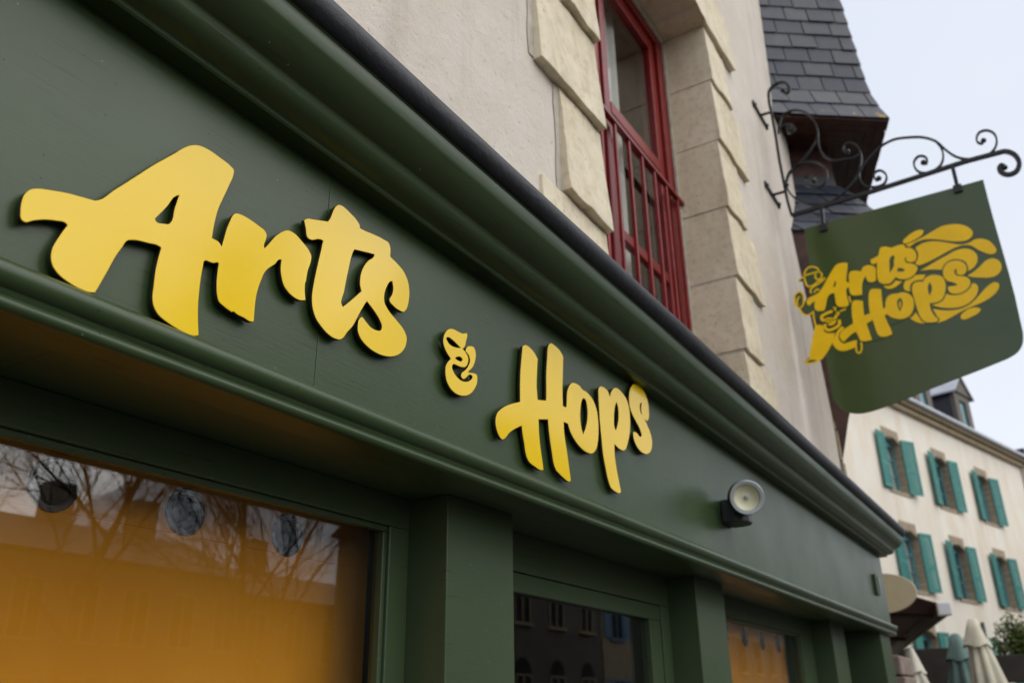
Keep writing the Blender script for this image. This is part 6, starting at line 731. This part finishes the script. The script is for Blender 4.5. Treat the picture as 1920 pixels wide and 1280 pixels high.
for ri,(z0,z1) in enumerate(rows_):
    for ci,c in enumerate(colsall[:-1]): farwin(c,z0,z1,(random.uniform(2,9),random.uniform(6,16)))
# dormers
def dormer(c):
    m=MB(); a,b=c-.72,c+.72; z0,z1=11.08,12.75
    fb(m,a,c-.30,.02,.20,z0,z1); fb(m,c+.30,b,.02,.20,z0,z1); fb(m,c-.30,c+.30,.02,.20,z1-.28,z1); fb(m,c-.30,c+.30,.02,.20,z0,z0+.15)
    m.add([fv(a-.08,-.04,z1),fv(b+.08,-.04,z1),fv(c,-.04,z1+.75),fv(a-.08,.2,z1),fv(b+.08,.2,z1),fv(c,.2,z1+.75)],[(0,1,2),(5,4,3),(0,3,4,1),(1,4,5,2),(2,5,3,0)])
    d=m.build('dormer','grey_facade',ch,bevel=.015)
    m=MB(); m.add([fv(a+.03,.2,z0),fv(a+.03,3.6,z0+.6),fv(a+.03,3.6,z1),fv(a+.03,.2,z1),fv(b-.03,.2,z0),fv(b-.03,3.6,z0+.6),fv(b-.03,3.6,z1),fv(b-.03,.2,z1)],[(0,1,2,3),(7,6,5,4),(0,4,5,1)]); m.build('cheek','slate_dark',d)
    m=MB()
    for s_ in (-1,1):
        e0,e1=fv(c,-.12,z1+.82),fv(c,3.9,z1+.82); f0,f1=fv(c+s_*.92,-.12,z1-.02),fv(c+s_*.92,3.9,z1-.02)
        up=Vector((0,0,.07)); m.add([e0,f0,f1,e1,e0-up,f0-up,f1-up,e1-up],[(0,1,2,3),(7,6,5,4),(0,4,5,1),(1,5,6,2),(2,6,7,3),(3,7,4,0)])
    m.build('dormer_roof','zinc',d)
    m=MB(); m.tube([fv(c,.3,z1+.88),fv(c,3.9,z1+.88)],.10,8); m.build('ridge_tiles','terracotta',d)
    m=MB(); fb(m,c-.30,c+.30,.10,.14,z0+.15,z1-.28); wv_=m.build('dormer_window','teal_window',d)
    m=MB(); fb(m,c-.22,c-.03,.09,.099,z0+.25,z1-.38); fb(m,c+.03,c+.22,.09,.099,z0+.25,z1-.38); m.build('dormer_pane','old_glass',d)
dormer(3.62); dormer(7.35)
# house beyond the corner
sh_=empty('ochre_house',tuple(fv(14,0,0)),'ochre house at the far right edge with a drainpipe and blue shutter','house')
m=MB(); fb(m,12.22,24,-.25,8,0,10.9); m.build('wall','cream_render',sh_)
m=MB(); fb(m,12.18,24,-.5,-.252,10.85,11.0); m.build('gutter','zinc',sh_,bevel=.03)
m=MB(); m.tube([fv(12.9,-.45,10.85),fv(12.6,-.30,10.5),fv(12.6,-.30,8.6),fv(12.6,-.30,.1)],.055,8); m.build('drainpipe','lamp_grey',sh_,smooth=True)
m=MB(); fb(m,13.35,14.0,-.33,-.252,5.0,6.75); m.build('shutter','blue_paint',sh_)
m=MB(); fb(m,14.0,14.9,-.27,-.251,5.0,6.75); m.build('window','teal_window',sh_)
m=MB(); fb(m,12.16,24,-.3,8,10.95,11.5); m.build('roof','slate_dark',sh_)
wl=empty('wall_lantern',tuple(fv(11.7,-.4,4.4)),'small black wall lantern on the cream house near its right corner','lantern')
m=MB(); m.tube([fv(11.75,-.0,5.0),fv(11.75,-.3,5.15),fv(11.75,-.55,5.05),fv(11.75,-.55,4.85)],.02,6); m.build('bracket','iron',wl,smooth=True)
m=MB(); mt=Matrix.Translation(fv(11.75,-.55,4.45)); m.lathe([(.09,0),(.17,.32),(.17,.33),(.06,.42),(.0001,.44)],mt,6); m.build('glass_body','white_plastic',wl); m=MB(); m.lathe([(.0001,-.03),(.10,-.02),(.10,0)],mt,6); m.build('base','iron',wl)
# ------------------------------------------------------------------ opposite side of the square (seen in the reflections)
def opp(name,label,x0,x1,y,z1,mat,roofh,cols_,rws,shut=None,arch=False,chim=(),dep=8):
    e=empty(name,((x0+x1)/2,y,0),label,'house'); m=MB(); m.box(x0,x1,y-dep,y,0,z1); m.build('wall',mat,e)
    m=MB(); m.add([(x0-.2,y+.25,z1),(x1+.2,y+.25,z1),(x1+.2,y-dep/2,z1+roofh),(x0-.2,y-dep/2,z1+roofh),(x0-.2,y-dep-.2,z1),(x1+.2,y-dep-.2,z1)],[(0,1,2,3),(3,2,5,4),(0,3,4),(1,5,2),(0,4,5,1)]); r_=m.build('roof','far_tiles',e)
    for cx in chim:
        m=MB(); m.box(cx-.45,cx+.45,y-dep/2-.4,y-dep/2+.4,z1,z1+roofh+1.3); m.build('chimney','rubble',r_)
    W_=(x1-x0)/cols_
    for r in range(rws):
        zc=1.2+r*((z1-.9)/rws)
        for c in range(cols_):
            cx=x0+W_*(c+.5); hh=min(1.7,(z1/rws)*.6)
            m=MB(); m.box(cx-.5,cx+.5,y-.1,y+.012,zc,zc+hh)
            if arch:
                m.lathe([(.0001,0),(.5,0),(.5,.11),(.0001,.112)],Matrix.Translation((cx,y-.1,zc+hh))@Matrix.Rotation(R(-90),4,'X'),24)
            w_=m.build('window','interior_dark',e)
            m=MB(); f=.06
            m.box(cx-.5,cx-.5+f,y+.013,y+.05,zc,zc+hh); m.box(cx+.5-f,cx+.5,y+.013,y+.05,zc,zc+hh); m.box(cx-.03,cx+.03,y+.013,y+.05,zc,zc+hh); m.box(cx-.5+f,cx+.5-f,y+.013,y+.05,zc+hh-f,zc+hh); m.box(cx-.6,cx+.6,y+.013,y+.1,zc-.1,zc); m.build('frame','ashlar_dark' if shut is None else shut,w_)
            if shut:
                for s_ in (-1,1): m=MB(); m.box(cx+s_*.55-(.5 if s_<0 else 0),cx+s_*.55+(.5 if s_>0 else 0),y+.013,y+.06,zc,zc+hh); m.build('shutter',shut,w_)
    return e
yo=-13.2
opp('grey_house','low grey house with chimneys reflected in the left window',5.5,12,-23,5.9,'grey_facade',1.9,4,2,chim=(7.2,10.5))
opp('white_house','white house with chimneys reflected behind the bare trees',12.1,23,-24,6.4,'white_facade',1.8,6,2,chim=(14.5,17.5,21))
opp('shuttered_row_house','grey row house with one chimney reflected between the bare trees',23.1,33,-24.5,6.0,'grey_facade',1.7,5,2,chim=(27.2,))
opp('stone_house','rubble stone house with blue shutters reflected in the door',19.3,23.4,yo,6.6,'rubble',1.2,2,2,'blue_paint',dep=3)
opp('arched_stone_building','tall grey stone building with arched windows reflected in the door',23.6,30.2,yo,10.6,'grey_facade',.6,3,3,None,True,dep=4)
opp('ochre_townhouse','ochre town house with blue shutters at the end of the opposite row',30.4,40,yo,7.2,'rubble',1.8,4,2,'blue_paint',dep=5)
opp('long_terrace_house','long white terrace house at the far end of the opposite row',40.2,70,yo,8.2,'white_facade',1.8,12,3)
# bare trees
def tree_mesh(seed,h):
    rnd=random.Random(seed); trunk=MB(); cr=MB()
    def limb(p,d,l,r,depth):
        n=5 if depth<2 else 3; pts=[p]; q=p; dd_=d; ds=[d]
        for k in range(n):
            w=.10 if depth==0 else .16
            dd_=(dd_+Vector((rnd.gauss(0,w),rnd.gauss(0,w),rnd.gauss(.05,.08)))).normalized(); q=q+dd_*l/n; pts.append(q); ds.append(dd_)
        (trunk if depth==0 else cr).tube(pts,[max(r*(1-.75*k/n),.004) for k in range(n+1)],6 if depth==0 else (4 if depth<3 else 3),caps=False)
        if depth>=4: return
        nb_=(15,10,8,7)[depth]; t0=.28 if depth==0 else .15
        for k in range(nb_):
            t_=t0+(1-t0)*(k+rnd.random()*.8)/nb_; i=min(int(t_*n),n-1); bp_=pts[i].lerp(pts[i+1],t_*n-i); dd2=ds[i]
            sp_=rnd.uniform(.5,1.0); a_=rnd.uniform(0,math.tau); u=dd2.orthogonal().normalized(); v=dd2.cross(u)
            nd=(dd2*math.cos(sp_)+(u*math.cos(a_)+v*math.sin(a_))*math.sin(sp_)+Vector((0,0,.22))).normalized()
            ll=l*(.62 if depth==0 else .55)*(1.15-.75*t_)*rnd.uniform(.8,1.2)
            limb(bp_,nd,ll,max(r*(1-.75*t_)*.6,.005),depth+1)
    limb(Vector((0,0,0)),Vector((0,0,1)),h,h*.010,0)
    return trunk,cr
def tree(x,y,h,seed,label):
    e=empty('bare_tree',(0,0,0),label,'tree','bare winter trees on the square'); a_,b_=tree_mesh(seed,h)
    a_.build('trunk','twig',e); b_.build('crown','twig',e); e.location=(x,y,0); return e
t1=tree(9.0,-13.0,9.6,3,'bare winter tree nearest the left shop window reflection')
t2=tree(14.6,-14.0,10.0,11,'bare winter tree in front of the opposite white house')
copy_tree(t1,(8.5,-4.5,0),None,'bare winter tree farther back by the stone house')
copy_tree(t2,(-10.0,-3.0,0),None,'bare winter tree at the left end of the square')
# ------------------------------------------------------------------ sky and sun (soft overcast)
wld=bpy.data.worlds.new('World'); scn.world=wld; wld.use_nodes=True; nt=wld.node_tree; nt.nodes.clear()
sunel,sunaz=R(44),R(205)
out=nt.nodes.new('ShaderNodeOutputWorld'); mx=nt.nodes.new('ShaderNodeMixShader'); bg1=nt.nodes.new('ShaderNodeBackground'); bg2=nt.nodes.new('ShaderNodeBackground')
sky=nt.nodes.new('ShaderNodeTexSky'); sky.sky_type='NISHITA'; sky.sun_disc=False; sky.sun_elevation=sunel; sky.sun_rotation=sunaz; bg1.inputs[1].default_value=.08; nt.links.new(sky.outputs[0],bg1.inputs[0])
tc=nt.nodes.new('ShaderNodeTexCoord'); no=nt.nodes.new('ShaderNodeTexNoise'); no.inputs['Scale'].default_value=1.6; no.inputs['Detail'].default_value=4; nt.links.new(tc.outputs['Generated'],no.inputs['Vector'])
rp=nt.nodes.new('ShaderNodeValToRGB'); rp.color_ramp.elements[0].position=.3; rp.color_ramp.elements[0].color=(.78,.83,.93,1); rp.color_ramp.elements[1].position=.7; rp.color_ramp.elements[1].color=(.88,.91,.98,1); nt.links.new(no.outputs['Fac'],rp.inputs[0])
nt.links.new(rp.outputs[0],bg2.inputs[0]); bg2.inputs[1].default_value=.68; mx.inputs[0].default_value=.88
nt.links.new(bg1.outputs[0],mx.inputs[1]); nt.links.new(bg2.outputs[0],mx.inputs[2]); nt.links.new(mx.outputs[0],out.inputs[0])
sl=bpy.data.lights.new('sun','SUN'); sl.energy=1.5; sl.angle=R(80); sl.color=(1,.96,.90); so=link(bpy.data.objects.new('sun',sl))
# sun direction (from where it shines): azimuth measured like the sky texture
sd=Vector((.06,-.80,0)).normalized()*math.cos(sunel)+Vector((0,0,math.sin(sunel))); so.rotation_euler=sd.to_track_quat('Z','Y').to_euler(); so.location=(0,-10,20)
sky.sun_rotation=math.atan2(sd.x,sd.y)
# ------------------------------------------------------------------ camera
cd=bpy.data.cameras.new('camera'); cam=link(bpy.data.objects.new('camera',cd)); cd.sensor_width=36; cd.lens=LENS; cd.clip_start=.05; cd.clip_end=2000
cam.matrix_world=Matrix(((CAM_RIGHT[0],CAM_UP[0],CAM_BACK[0],CAM.x),(CAM_RIGHT[1],CAM_UP[1],CAM_BACK[1],CAM.y),(CAM_RIGHT[2],CAM_UP[2],CAM_BACK[2],CAM.z),(0,0,0,1)))
cd.dof.use_dof=True; cd.dof.focus_distance=1.75; cd.dof.aperture_fstop=4.2
scn.camera=cam
scn.view_settings.view_transform='Standard'; scn.view_settings.look='None'; scn.view_settings.exposure=.68; scn.view_settings.gamma=1
scn.render.engine='CYCLES'; scn.cycles.max_bounces=8; scn.cycles.transparent_max_bounces=12; scn.cycles.caustics_reflective=False; scn.cycles.caustics_refractive=False
scn.render.resolution_x=1024; scn.render.resolution_y=682
